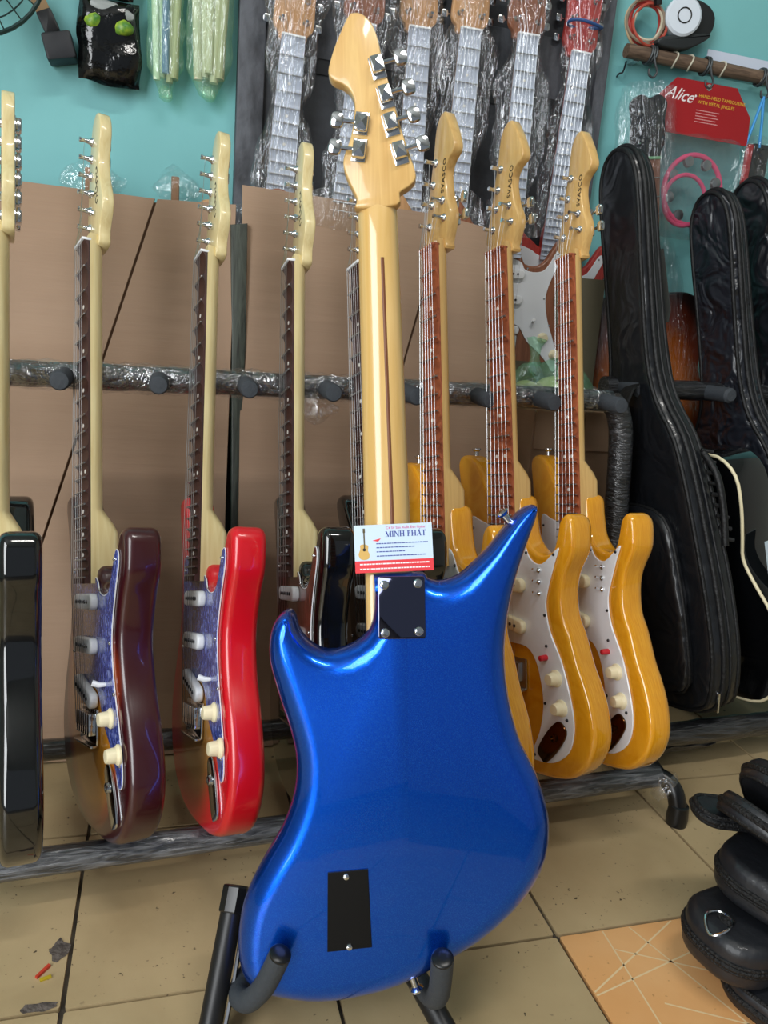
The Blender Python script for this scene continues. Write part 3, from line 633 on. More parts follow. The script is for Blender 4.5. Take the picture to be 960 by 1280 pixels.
# ------------------------------------------------------------------ multi guitar rack
def wrapfoam(name, c1='46494E', c2='24262A'):
    m = bpy.data.materials.new(name); m.use_nodes = True; N = m.node_tree.nodes; L = m.node_tree.links; b = N['Principled BSDF']
    b.inputs['Roughness'].default_value = .28; b.inputs['Coat Weight'].default_value = .8; b.inputs['Coat Roughness'].default_value = .12
    tc = N.new('ShaderNodeTexCoord'); mp = N.new('ShaderNodeMapping'); mp.inputs['Rotation'].default_value = (0, rad(35), rad(25)); mp.inputs['Scale'].default_value = (14, 60, 140)
    n = N.new('ShaderNodeTexNoise'); n.inputs['Scale'].default_value = 1.0; n.inputs['Detail'].default_value = 5; n.inputs['Distortion'].default_value = 1.5
    r = N.new('ShaderNodeValToRGB'); e = r.color_ramp.elements; e[0].position = .4; e[0].color = lin(c2); e[1].position = .75; e[1].color = lin(c1)
    bp = N.new('ShaderNodeBump'); bp.inputs['Strength'].default_value = .8; bp.inputs['Distance'].default_value = .006
    L.new(tc.outputs['Object'], mp.inputs[0]); L.new(mp.outputs[0], n.inputs[0]); L.new(n.outputs[0], r.inputs[0]); L.new(r.outputs[0], b.inputs['Base Color'])
    L.new(n.outputs[0], bp.inputs['Height']); L.new(bp.outputs[0], b.inputs['Normal']); L.new(bp.outputs[0], b.inputs['Coat Normal']); MATS[name] = m; return m
M_WRAP = wrapfoam('film_wrapped_foam', '8A8D92', '33363A'); M_WRAPD = wrapfoam('film_wrapped_dark_foam', '4A4C50', '191A1C'); M_CLEAR = film('cling_film', fac=.22, rough=.12, bscale=55)
rk = thing('guitar_rack', 'long black multi-guitar rack wrapped in cling film, holding the row of electric guitars', 'rack', Tr(.3, 1.0, 0))
def WR(pts): return [tuple(Vector(p)-Vector((.3, 1.0, 0))) for p in pts]
def line(a, b, n): return [tuple(Vector(a).lerp(Vector(b), k/(n-1))) for k in range(n)]
def rr(n, r, amp, sd): g = random.Random(sd); return [r*(1+g.uniform(-amp, amp)) for _ in range(n)]
UR0, UR1 = (-.42, 1.180, .645), (.745, 1.205, .655)
obj('upper_rail', tube(WR(line(UR0, UR1, 60)), rr(60, .0185, .05, 1), 14), M_WRAPD, rk, 60)
uw = obj('cling_film', crumple(tube(WR(line((-.40, 1.178, .645), (.735, 1.203, .655), 120)), rr(120, .0215, .10, 2), 16, caps=False), .003, 45, 2), M_CLEAR, rk, 60)
obj('front_rail', tube(WR(line((-.45, .888, .066), (.79, .968, .066), 50)), rr(50, .0175, .03, 3), 14), M_WRAP, rk, 60)
obj('back_rail', tube(WR(line((-.45, 1.105, .098), (.79, 1.165, .098), 50)), rr(50, .0165, .04, 4), 12), M_WRAPD, rk, 60)
obj('end_post', tube(WR(crom([(.745, 1.205, .655), (.765, 1.203, .63), (.775, 1.195, .56), (.785, 1.175, .30), (.79, 1.165, .098)], 6, False)), .021, 12), M_WRAPD, rk, 60)
obj('base_bar', tube(WR([(.79, 1.165, .098), (.79, 1.06, .085), (.79, .968, .066)]), .016, 12), M_PIPE, rk)
obj('front_foot', tube(WR(crom([(.79, .968, .066), (.802, .955, .062), (.808, .940, .05), (.812, .932, .028)], 5, False)), .0145, 14), M_BLACK, rk)
obj('rubber_foot', X(lathe([(.0165, 0), (.0175, .012), (.0155, .034), (.014, .035)], 18), Tr(*WR([(.812, .930, 0)])[0])), M_BLACK, rk)
obj('back_foot', tube(WR([(.79, 1.165, .098), (.795, 1.20, .05), (.797, 1.205, .0125)]), .0125, 12), M_BLACK, rk)
obj('film_scrap', crumple(tube(WR(line((.797, .962, .07), (.802, .950, .03), 10)), [.02, .022, .024, .022, .024, .022, .02, .02, .016, .012], 14, caps=False), .006, 60, 8), M_CLEAR, rk, 60)
for px in (-.262, -.137, -.0105, .1135, .236, .366, .487, .598, .722):
    f = (px-UR0[0])/(UR1[0]-UR0[0]); b = Vector(UR0).lerp(Vector(UR1), f)
    p = tube(WR([b, b+Vector((0, -.07, -.001)), b+Vector((0, -.074, -.001)), b+Vector((0, -.0745, -.001))]), [.0135, .0135, .0115, .0085], 16)
    obj('foam_peg', p, M_FOAM, rk, 40)
# hanging loop of film under the rail
obj('film_scrap', crumple(X(tube(line((.165, 1.165, .632), (.255, 1.165, .632), 14), [.004, .012, .02, .024, .026, .024, .022, .024, .024, .02, .016, .012, .008, .004], 10), Tr(-.3, -1.0, -.012)), .008, 40, 4), M_CLEAR, rk, 60)

# ------------------------------------------------------------------ cartons behind the rack
def card_mat(name, c1, c2): return mat(name, c1, .85, var=c2, vscale=3, bump=.12, bscale=5, bstretch=(1, 1, 14))
M_CB = card_mat('cardboard', 'AA8F78', '9E836C'); M_CB2 = card_mat('cardboard_brown', '8A7058', '7C644E'); M_OLIVE = card_mat('olive_board', '6B6552', '5E5846')
LEAN = rad(9.87); M_CBD = card_mat('cardboard_inner', '6A5038', '5E4632')
def carton(label, Y0, panels, m_=M_CB):
    t = thing('flat_carton', label, 'cardboard', Tr(0, Y0, 0) @ Rx(-LEAN))
    x0 = min(p[0] for q in panels for p in q); x1 = max(p[0] for q in panels for p in q); zt = min(p[1] for q in panels for p in q if p[1] > .8)
    obj('back_sheet', box(x0+.004, x1-.012, .004, .008, .004, zt-.004), M_CBD, t, 0)
    for pts in panels: obj('panel', slab(pts, -.003, .003, .0006, 1), m_, t, 20)
    return t
carton('flat brown carton leaning behind the red and black guitars, slanted slit near its upper edge', 1.24, [[(-.62, .004), (-.3045, .004), (-.022, .934), (-.62, .942)], [(-.3005, .004), (.100, .004), (.100, .42), (.108, .940), (-.018, .934)]])
carton('flat brown carton leaning behind the blue guitar neck and the amber guitars', 1.245, [[(.127, .004), (.234, .004), (.478, .965), (.118, .974)], [(.238, .004), (.619, .004), (.617, .945), (.482, .964)]])
t = thing('flat_carton', 'olive grey board standing behind the green plastic bag', 'cardboard', Tr(0, 1.395, 0) @ Rx(-rad(2)))
obj('panel', slab([(.60, .004), (.83, .004), (.83, .872), (.60, .868)], -.003, .003, .0006, 1), M_OLIVE, t, 20)
bx = thing('carton', 'brown carton box standing behind the amber guitars, green bag on top', 'cardboard', Tr(.72, 1.30, 0))
obj('side', box(-.095, .09, -.055, .055, 0, .63, .002), M_CB2, bx, 20)
obj('flap', X(box(-.093, .0, -.0015, .0015, -.07, 0), Tr(0, -.056, .63) @ Rx(-.06)), M_CB2, bx, 0)
obj('flap', X(box(.004, .088, -.0015, .0015, -.07, 0), Tr(0, -.056, .63) @ Rx(-.10)), M_CB2, bx, 0)
# green bag of cream pads
M_GFILM = film('green_film', (.84, 1, .9), .10, .15, 40, .8, body='9FE0BC', bodyfac=.14)
gb = thing('plastic_bag', 'crumpled green plastic bag of cream coloured pads on the carton box', 'bag', Tr(.665, 1.285, .63))
for k, (x, y, z, r) in enumerate(((-.045, 0, .026, .028), (.0, -.012, .030, .034), (.05, .0, .026, .027))):
    obj('pad', crumple(X(ico(2), Tr(x, y, z) @ Matrix.Diagonal((r, .026, r*.8, 1))), .004, 40, k), mat('cream_foam', 'C9C38E', .8), gb, 60)
obj('film', crumple(X(ico(4), Tr(0, -.004, .042) @ Matrix.Diagonal((.085, .040, .040, 1))), .014, 28, 3), M_GFILM, gb, 60)
obj('knot', crumple(X(lathe([(.012, 0), (.007, .012), (.012, .03), (.017, .045)], 14), Tr(-.035, 0, .075)), .006, 60, 5), M_GFILM, gb, 60)
# dark tapered plank between the cartons
pk = obj('wooden_plank', slab([(-.013, .90), (.015, .905), (.017, .70), (.012, .45), (.012, .02), (.004, .02), (-.002, .45), (-.007, .70)], -.008, .008, .003, 2), wood('dark_weathered_wood', '1D1E1A', '4A5248', .6, .1, 5, (20, 20, 2)))
pk.matrix_world = Tr(.112, 1.275, 0) @ Rx(-rad(7.5)); tag(pk, 'dark weathered wooden plank leaning upright between the two cartons', 'plank')

# ------------------------------------------------------------------ dark board and guitars hung on it
M_PANEL = mat('weathered_dark_board', '5A5D64', .7, var='34363B', vscale=14, vstretch=(3, 3, 1), bump=.4, bscale=40)
M_PANEL2 = mat('dark_board_field', '3E4146', .75, var='26282C', vscale=10, bump=.4, bscale=30)
pn = thing('old_door', 'dark weathered wooden door standing against the turquoise wall', 'door', Tr(0, 1.50, 0))
obj('field', box(.150, .79, .0, .02, .02, 1.62, .002), M_PANEL2, pn)
obj('stile', box(.110, .156, -.012, .02, .02, 1.62, .003), M_PANEL, pn)
obj('stile', box(.785, .81, -.012, .02, .02, 1.62, .003), M_PANEL, pn)
obj('cross_rail', box(.156, .785, -.003, .001, 1.17, 1.195, .002), mat('dark_gap_rail', '25272A', .7), pn)
obj('cross_rail', box(.156, .785, -.004, .001, 1.195, 1.30, .002), M_PANEL, pn)
M_FBGLARE = mat('film_glare_fretboard', 'C9D2E2', .3, coat=.6, var='B4BED0', vscale=8)  # pale bluish reflection of the sleeve film put into the fretboard colour
M_TAN = wood('tan_wood', 'B98A5C', 'CFA172', .4, .3, 4, (20, 20, 2)); M_BRN = wood('brown_wood', '7A4A32', '9A6246', .4, .3, 4, (20, 20, 2)); M_REDH = wood('red_stained_wood', 'A02A2A', 'C2483C', .4, .3, 4, (20, 20, 2))
M_SLEEVE = film('clear_sleeve', fac=.11, rough=.07, bscale=38, bump=1.0, stretch=(2.2, 1, .45))
HG = 'bagged guitars hanging on the dark panel'
SC = .82
hang = [  # x at nut, z at nut, lean (deg, top to the right +), body, pickguard, neck, label
 (.196, 1.204, 2.6, M_TAN, M_PEARLW, M_TAN, 'bagged pale guitar with tan neck hanging at the panel edge beside the green tube bag'),
 (.315, 1.242, 2.2, M_BRN, M_PEARLW, M_BRN, 'bagged guitar with brown neck hanging behind the blue guitar headstock'),
 (.413, 1.252, -1.2, M_TAN, M_PEARLW, M_TAN, 'bagged guitar with tan headstock hanging directly right of the blue guitar headstock'),
 (.507, 1.265, -.1, M_TAN, M_PEARLW, M_TAN, 'bagged guitar with tan wood body hanging behind the first amber headstock'),
 (.616, 1.274, -1.2, M_BRN, M_PEARLW, M_BRN, 'bagged guitar with brown headstock and white pickguard hanging behind the middle amber headstock'),
 (.724, 1.262, 1.0, M_REDH, M_PEARLW, M_REDH, 'bagged guitar with red headstock hanging at the panel edge near the tambourine')]
for k, (x, z, a, bm_, pg_, nk_, lb) in enumerate(hang):
    lv = (1, 2, 0, 1, 2, 0)[k]; yb = 1.488-.028*lv; kk = (yb-.016-.012)/1.435; x *= kk; z = .7563+(z-.7563)*kk
    M = Tr(x, yb-.022*.7, z) @ Ry(rad(a)) @ Matrix.Diagonal((SC*1.12, .7, SC, 1)) @ Tr(0, 0, -.787)
    guitar('hanging_guitar', lb, HG, M, 'h', bm_, pg_, nk_, M_FBGLARE, '', nf=20)
    n = 34; path = []; R_ = []
    V, F = [], []; ns = 26
    for i in range(n):
        tt = i/(n-1); zz = -.33+tt*.46; wd = .044+.010*math.sin(tt*9+k)+.006*math.sin(tt*23+2*k); dp = .017+.003*math.sin(tt*15+k)
        if tt < .15: wd += .02
        for q in range(ns):
            al = 2*PI*q/ns; V.append((wd*math.cos(al), dp*math.sin(al), zz))
    for i in range(n-1):
        for q in range(ns): F.append((i*ns+q, i*ns+(q+1) % ns, (i+1)*ns+(q+1) % ns, (i+1)*ns+q))
    sl = obj('plastic_sleeve', crumple((V, F), .009, 26, k+1), M_SLEEVE, None, 60)
    sl.matrix_world = Tr(x, yb-.02, z) @ Ry(rad(a))
    tag(sl, 'crinkled clear plastic sleeve over the '+['pale guitar at the panel edge beside the green tubes', 'brown guitar behind the blue headstock', 'tan guitar right of the blue headstock', 'tan guitar behind the first amber headstock', 'brown guitar behind the middle amber headstock', 'red guitar at the panel edge'][k], 'plastic bag', 'plastic sleeves on hanging guitars')
ru = obj('rubber_band', tube([(.034*math.cos(a)*1.0, .016*math.sin(a), .002*math.sin(2*a)) for a in [2*PI*q/24 for q in range(24)]], .003, 8, True), mat('blue_band', '2A4F86', .5))
ru.matrix_world = Tr(.736, 1.463, 1.318); tag(ru, 'blue band wrapped round the red guitar headstock', 'band')
M_FILM = film('clear_film', fac=.13, rough=.12, bscale=45, bump=.9)
for x, z, s_, lb in ((-.125, .945, .045, 'crumpled clear plastic bag showing above the carton beside the dark red headstock'), (.012, .950, .040, 'crumpled clear plastic bag showing above the carton beside the bright red headstock')):
    b_ = thing('plastic_bag', lb, 'plastic bag', Tr(x, 1.47, z))
    obj('film', crumple(X(ico(4), Matrix.Diagonal((s_, .022, s_*.75, 1))), .016, 30, x*50), M_FILM, b_, 60)
    obj('contents', box(-s_*.22, s_*.12, -.006, .006, -s_*.7, s_*.45, .002), mat('brown_strap', 'A07A5C', .7), b_, 50)

# ------------------------------------------------------------------ things on the wall, upper left
M_BPACK = mat('black_bag_film', '08090A', .14, coat=.3, bump=.6, bscale=22); M_GREEN = mat('green_print', '3F7A2A', .4, var='A8C23A', vscale=60)
pk = thing('packet', 'glossy black packet printed with green leaves hanging on the turquoise wall', 'packet', Tr(-.098, 1.49, 1.165))
def pillow(w_, h_, d, amp, seed, n=18):
    V, F = [], []
    for s in (-1, 1):
        for i in range(n+1):
            for j in range(n+1):
                x = (i/n-.5)*2; z = (j/n-.5)*2; dd = d*((1-x**4)*(1-z**4))**.6
                V.append((x*w_/2*(1-.06*abs(z)), s*dd, z*h_/2))
    m = (n+1)**2
    for s in (0, 1):
        for i in range(n):
            for j in range(n): a = s*m+i*(n+1)+j; F.append((a, a+1, a+n+2, a+n+1))
    return crumple((V, F), amp, 22, seed)
obj('film', pillow(.10, .125, .018, .009, 4), M_BPACK, pk, 70)
obj('header', pillow(.085, .045, .008, .005, 9), M_BPACK, pk, 70).location = (0, 0, .085)
for x, z, r in ((-.022, .022, .017), (.022, .018, .017), (-.02, .085, .014), (.02, .083, .014)):
    q = obj('leaf_print', crumple(X(ico(2), Matrix.Diagonal((r, .0115, r*.8, 1))), .004, 60, x*99), M_GREEN, pk, 60); q.location = (x, -.012, z)
q = obj('window', X(ico(2), Matrix.Diagonal((.036, .004, .012, 1))), mat('grey_panel', '8C9290', .4), pk, 60); q.location = (.006, -.013, .042); q.rotation_euler = (0, .2, 0)
obj('hang_cord', tube([(-.03, .02, .1), (-.034, .024, .2), (-.03, .026, .35)], .0012, 6), M_BLACK, pk)
ad = thing('adapter', 'small black power adapter hanging on the wall beside the black packet', 'adapter', Tr(-.181, 1.495, 1.165))
obj('housing', X(slab(rrect(.045, .04, .004, 3), -.022, .02, .003, 2), Tr(.008, 0, -.022) @ Ry(-.25)), mat('adapter_black', '1A1C22', .5), ad)
obj('plug', X(slab(rrect(.024, .034, .003, 3), -.014, .02, .003, 2), Tr(-.008, 0, .012) @ Ry(-.45)), mat('adapter_black2', '17181C', .5), ad)
obj('tag', X(box(-.011, .011, -.010, .008, -.008, .012, .001), Tr(-.019, 0, .034) @ Ry(-.45)), mat('kraft_tag', 'A88A66', .8), ad)
obj('hang_cord', tube([(-.021, .01, .04), (-.02, .02, .12), (-.018, .022, .3)], .0012, 6), M_BLACK, ad)
fn = thing('wall_fan', 'corner of a dark green wire fan guard above the leftmost guitar', 'fan', Tr(-.298, 1.40, 1.235) @ Rz(.2))
M_FAN = mat('fan_green', '16302E', .4)
for k in range(7): obj('ring', tube([((.118-.017*k)*math.cos(a), -.004*k, (.118-.017*k)*math.sin(a)) for a in [2*PI*q/40 for q in range(40)]], .0035 if k == 0 else .0012, 6, True), M_FAN, fn)
for k in range(24):
    a = 2*PI*k/24; obj('spoke', tube([(.015*math.cos(a), -.03, .015*math.sin(a)), (.07*math.cos(a), -.016, .07*math.sin(a)), (.118*math.cos(a), 0, .118*math.sin(a))], .0011, 5), M_FAN, fn)
obj('motor', X(lathe([(.03, -.05), (.034, -.02), (.03, .0), (.02, .03), (.02, .118)], 20), Rx(-PI/2)), M_FAN, fn)
M_GT = film('pale_green_film', (.90, 1, .93), .15, .10, 30, .9, (3, 1, .5), body='B8E8C4', bodyfac=.12)
for nm, x0, x1, z0, z1, cols, lb in (('tube_bundle', -.035, .018, 1.095, 1.42, ['D8E6C8', 'C8D8B8', '3E6AA0', 'B8B08A', 'C8BE92'], 'pale green plastic bag of long tubes hanging beside the black packet'), ('tube_bundle', .028, .096, 1.105, 1.42, ['D8CDB0', 'E2DAC0', 'CFC4A0', 'DDD2B2', 'C8BC98'], 'clear plastic bag of cream coloured rods hanging next to the dark panel')):
    t = thing(nm, lb, 'bag of tubes', Tr((x0+x1)/2, 1.49, z0))
    n = len(cols); wd = x1-x0
    for i, c_ in enumerate(cols):
        x = -wd/2+wd*(i+.5)/n*.86+wd*.07
        obj('rod', tube([(x*.75, -.006+.006*(i % 2), .022+.006*((i*7) % 3)), (x, -.004+.006*(i % 2), .16), (x*.98, -.004, z1-z0)], wd/n*.56, 10), mat('rod_'+c_, c_, .5), t)
        obj('rod', tube([(x*.7+.003, .01, .03), (x+.004, .01, z1-z0)], wd/n*.52, 8), mat('rod_'+c_, c_, .5), t)
    V, F = [], []; ns, nn = 22, 30
    for i in range(nn):
        tt = i/(nn-1); k = min(1, .35+tt*4.5); zz = tt*(z1-z0)
        for q in range(ns): a = 2*PI*q/ns; V.append((wd*.56*k*math.cos(a), .024*k*math.sin(a), zz))
    for i in range(nn-1):
        for q in range(ns): F.append((i*ns+q, i*ns+(q+1) % ns, (i+1)*ns+(q+1) % ns, (i+1)*ns+q))
    F.append(tuple(range(ns)))
    obj('film', crumple((V, F), .006, 30, x0*100), M_GT, t, 60)
    obj('knot', crumple(X(ico(2), Tr(0, 0, .004) @ Matrix.Diagonal((.012, .01, .012, 1))), .005, 90, 2), M_GT, t, 60)

# ------------------------------------------------------------------ things on the wall, right side
M_STICK = wood('brown_stick', '4A3A2E', '7A6452', .7, 0, 4, (3, 30, 30)); M_WIRE = mat('grey_wire', '4E5254', .5, .6)
stk = thing('wall_rod', 'dark wooden rod fixed across the turquoise wall, holding wire hooks', 'rod', Tr(1.0, 1.485, 1.298))
obj('rod', tube(line((-.160, 0, .0), (.35, 0, 0), 12), rr(12, .0125, .04, 5), 12), M_STICK, stk, 50)
for x in (-.055, -.02, .055, .15): obj('binding_loop', tube([(x+.003*math.sin(2*a), -.0135*math.cos(a), .0135*math.sin(a)) for a in [2*PI*q/18 for q in range(18)]], .0018, 6, True), mat('white_twine', 'C8C2AE', .8), stk)
for x in (-.13, .30): obj('wall_bracket', box(x-.006, x+.006, .008, .035, -.012, .012, .001), M_STEEL, stk)
def wirehook(x, lb, n=2):
    t = thing('wire_hook', lb, 'hook', Tr(x, 1.485, 1.298))
    for k in range(n): obj('coil', tube([(.005*k-.004+.002*math.sin(a), -.0158*math.cos(a), .0158*math.sin(a)) for a in [2*PI*q/18 for q in range(18)]], .0022, 6, True), M_WIRE, t)
    obj('hook', tube(crom([(0, -.0158, -.004), (.004, -.018, -.02), (.010, -.018, -.032), (.004, -.018, -.043), (-.006, -.018, -.040), (-.008, -.018, -.030)], 4, False), .0022, 7), M_WIRE, t)
    return t
wirehook(.892, 'twisted wire hook on the rod holding the black headstock bag', 3); wirehook(1.020, 'twisted wire hook on the rod holding the red tambourine card'); wirehook(1.152, 'twisted wire hook on the rod holding the blue string')
pp = obj('paper', box(1.035, 1.20, 1.508, 1.5095, 1.305, 1.338), mat('white_paper', 'CDD6E6', .7), None, 0); tag(pp, 'white paper strip lying along the wall above the wooden rod', 'paper')
nl = obj('bent_nail', tube(crom([(.846, 1.518, 1.262), (.843, 1.505, 1.263), (.848, 1.500, 1.266), (.852, 1.500, 1.285)], 4, False), .0018, 6), M_DARKMET); tag(nl, 'small bent nail in the wall beside the red headstock guitar', 'nail')
co = thing('cable_coil', 'coil of red and cream cables hanging on the wall above the wooden rod', 'cable', Tr(.875, 1.49, 1.350))
for k, (r, dx, dz, c_) in enumerate(((.042, 0, 0, 'C9AE8A'), (.037, .003, .002, 'A8352C'), (.034, -.004, -.002, '9A2E28'), (.030, .002, .001, 'C8BFA8'), (.039, -.004, .003, '8A7A68'), (.035, .005, -.003, 'B04A3A'))):
    obj('loop', tube([(dx+r*math.cos(a), -.002*k+.003*math.sin(3*a+k), dz+r*1.0*math.sin(a)) for a in [2*PI*q/36 for q in range(36)]], .0027, 7, True), mat('cable_'+c_, c_, .5), co)
obj('tie', tube([(.012, -.016, .03), (.008, -.018, .045), (.004, -.01, .07)], .008, 8), M_BLACK, co)
sp = thing('clip_tuner', 'white round dial device with black clamp hanging on the wall above the rod', 'device', Tr(.945, 1.485, 1.368))
obj('dial_face', X(lathe([(.033, 0), (.035, .003), (.035, .02), (.031, .0235), (.002, .024)], 32), Rx(PI/2) @ Rx(0)), mat('pale_dial', 'D5DEE8', .35), sp).rotation_euler = (0, 0, rad(-12))
obj('dial_ring', X(tube([(.013*math.cos(a), -.0245, .013*math.sin(a)) for a in [2*PI*q/28 for q in range(28)]], .0012, 6, True), Rz(rad(-12))), M_INK, sp)
obj('clamp', X(slab(crom([(-.03, -.02), (.0, -.03), (.035, -.012), (.042, .02), (.02, .04), (-.02, .04)], 3), -.012, .02, .005, 3), Tr(.033, .004, -.006)), mat('clamp_black', '1D2022', .5), sp)
obj('jaw', X(slab(crom([(-.055, -.008), (.0, -.014), (.05, .004), (.045, .014), (-.05, .008)], 3), -.014, .016, .004, 3), Tr(.01, -.004, -.040) @ Ry(-.15)), mat('clamp_black2', '24282A', .5), sp)
# tambourine packet
M_RCARD = mat('red_card', 'A51C22', .45, var='9C181E', vscale=4)
tb = thing('tambourine_packet', 'red header card reading HAND-HELD TAMBOURINE with pink tambourine in clear bag', 'packet', Tr(1.02, 1.468, 1.215))
TM = Ry(rad(2.5))
hc = obj('header_card', slab([(-.108, .012), (-.071, .049), (.068, .049), (.110, 0), (.113, -.050), (.106, -.052), (-.098, -.050), (-.104, -.046)], -.0008, .0008), M_RCARD, tb, 0)
M_GOLD = mat('gold_print', 'E0B63C', .5); M_WPR = mat('white_print', 'EDE6E6', .5)
text('brand_script', 'Alice', .031, M_WPR, hc, Tr(-.062, -.0010, .010) @ Ry(rad(4)) @ Rx(PI/2), shear=.5, offset=.0002, ext=.0001)
obj('trade_mark', X(lathe([(.0022, 0), (.0022, .0002)], 12), Tr(-.024, -.001, .022) @ Rx(PI/2)), M_WPR, hc)
text('title_line', 'HAND-HELD TAMBOURINE', .0086, M_GOLD, hc, Tr(-.017, -.0010, .021) @ Ry(rad(1)) @ Rx(PI/2), offset=0, ext=.0001, align='LEFT', space=1.05)
text('title_line', 'WITH METAL JINGLES', .0086, M_GOLD, hc, Tr(-.018, -.0010, .010) @ Ry(rad(1)) @ Rx(PI/2), offset=0, ext=.0001, align='LEFT', space=1.05)
for k in range(5): obj('small_print', X(dashes(-.018, .036-.006*(k % 2), 0, .0016), Tr(0, -.0008, -.003-.0052*k)), mat('pink_print', 'D89A9A', .6), hc, 0)
obj('hang_hole', X(lathe([(.006, 0), (.006, .0004)], 14), Tr(.003, -.001, .041) @ Rx(PI/2)), mat('hole_grey', '8A9088', .6), hc)
M_PINK = mat('pink_plastic', 'E8517F', .35)
tm = obj('tambourine', tube([(.066*math.cos(a), -.004, -.150+.066*math.sin(a)) for a in [2*PI*q/48 for q in range(48)]], .005, 10, True), M_PINK, tb)
obj('inner_ring', tube([(-.018+.048*math.cos(a), -.010, -.172+.048*math.sin(a)) for a in [2*PI*q/40 for q in range(40)]], .0042, 10, True), M_PINK, tm)
for k in range(8):
    a = 2*PI*k/8+.35
    for d in (-.003, .003): obj('jingle', X(lathe([(.011, 0), (.010, .0015), (.003, .003)], 14), Tr(.055*math.cos(a), -.004+d, -.150+.055*math.sin(a)) @ Rx(PI/2)), M_STEEL, tm)
obj('clear_bag', crumple(X(pillow(.215, .20, .020, .004, 3), Tr(0, -.002, -.145)), .004, 20, 7), film('tambourine_film', (.93, .95, .95), .08, .15, 14, .7, body='AAB4B4', bodyfac=.06), tb, 70)
# bagged sunburst guitar hanging from the rod
M_HSB = burst('sunburst_brown', [(0, 'E58A2A'), (.5, 'D0701C'), (.75, '6A2A14'), (.95, '1C0E0C'), (1, '160C0C')], (0, .22), (.19, .26))
hg = thing('hanging_guitar', 'bagged sunburst guitar with black headstock hanging from the wire hook behind the gig bag', 'guitar', Tr(.893, 1.435, 1.105) @ Ry(rad(-9)))
obj('headstock', slab(crom([(-.022, 0), (-.028, .012), (-.036, .03), (-.034, .07), (-.038, .098), (-.02, .112), (0, .106), (.02, .112), (.038, .098), (.034, .07), (.036, .03), (.028, .012), (.022, 0)], 3), .0, .014, .002, 2), mat('black_headstock', '0E1116', .2, coat=.6), hg)
for x in (-.021, .021):
    for z in (.03, .055, .08): obj('tuner', X(post_mesh(), Tr(x, .0, z) @ Matrix.Diagonal((.8, .6, .8, 1))), M_CHROME, hg)
obj('nut', box(-.023, .023, -.006, .002, -.003, .002, .0005), mat('green_nut', '6FA27A', .5), hg)
obj('fretboard', X(board_mesh(0, 18, -.004, .004, 0, .022, .027), Matrix()), wood('hanging_rosewood', '6A4636', '8A5E4A', .5, .1, 5, (20, 20, 2)), hg, 25)
for k in range(1, 19): q = cobj('fret', 'fret', None, M_STEEL, hg); q.location = (0, -.004, fretv(0, k)); q.scale = (hwid(fretv(0, k), 0, -.43, .022, .027), 1, 1)
obj('neck', X(neck_mesh(.0, -.43, -.004, -.018, -.36, -.02, .022, .027), Matrix()), M_BRN, hg, 45)
HB = crom([(0, -.36), (.06, -.35), (.10, -.36), (.13, -.40), (.125, -.46), (.115, -.50), (.125, -.55), (.16, -.61), (.17, -.67), (.15, -.74), (.09, -.79), (0, -.80), (-.09, -.79), (-.15, -.74), (-.17, -.67), (-.16, -.61), (-.125, -.55), (-.115, -.50), (-.125, -.46), (-.13, -.40), (-.10, -.36), (-.06, -.35)], 3)
hb = obj('body', X(slab([(a*1.18, b+.80) for a, b in HB], .004, .045, .006, 3), Matrix()), M_HSB, hg, 50); hb.location = (0, 0, -.705)
V, F = [], []; ns, nn = 24, 44
for i in range(nn):
    tt = i/(nn-1); zz = .13-tt*.70; k = .055+.012*math.sin(tt*12) if tt < .35 else .055+.09*min(1, (tt-.35)*2.2)
    for q in range(ns): a = 2*PI*q/ns; V.append((k*math.cos(a), .012+.026*math.sin(a), zz))
for i in range(nn-1):
    for q in range(ns): F.append((i*ns+q, i*ns+(q+1) % ns, (i+1)*ns+(q+1) % ns, (i+1)*ns+q))
sl = obj('plastic_sleeve', crumple((V, F), .009, 24, 21), M_SLEEVE, None, 60); sl.matrix_world = Tr(.893, 1.435, 1.105) @ Ry(rad(-9))
tag(sl, 'crinkled clear plastic bag over the sunburst guitar with the black headstock', 'plastic bag', 'plastic sleeves on hanging guitars')
bs = obj('blue_string', join(tube([(1.152, 1.466, 1.258), (1.142, 1.468, 1.21), (1.132, 1.47, 1.165)], .0028, 6), tube([(1.152, 1.466, 1.258), (1.160, 1.468, 1.21), (1.166, 1.47, 1.165)], .0028, 6)), mat('blue_cord', '3E9BE0', .5)); tag(bs, 'bright blue string looped over the end wire hook on the rod', 'string')
pb = thing('packet', 'small clear packet with a black and red item hanging on the blue string', 'packet', Tr(1.165, 1.475, 1.128))
obj('item', box(-.012, .028, -.006, .008, -.04, .045, .004), M_BLACK, pb); obj('red_strip', box(-.024, -.012, -.005, .006, -.04, .042, .002), M_RCARD, pb)
obj('film', crumple(pillow(.075, .12, .014, .005, 8), .004, 40, 3), M_FILM, pb, 70)

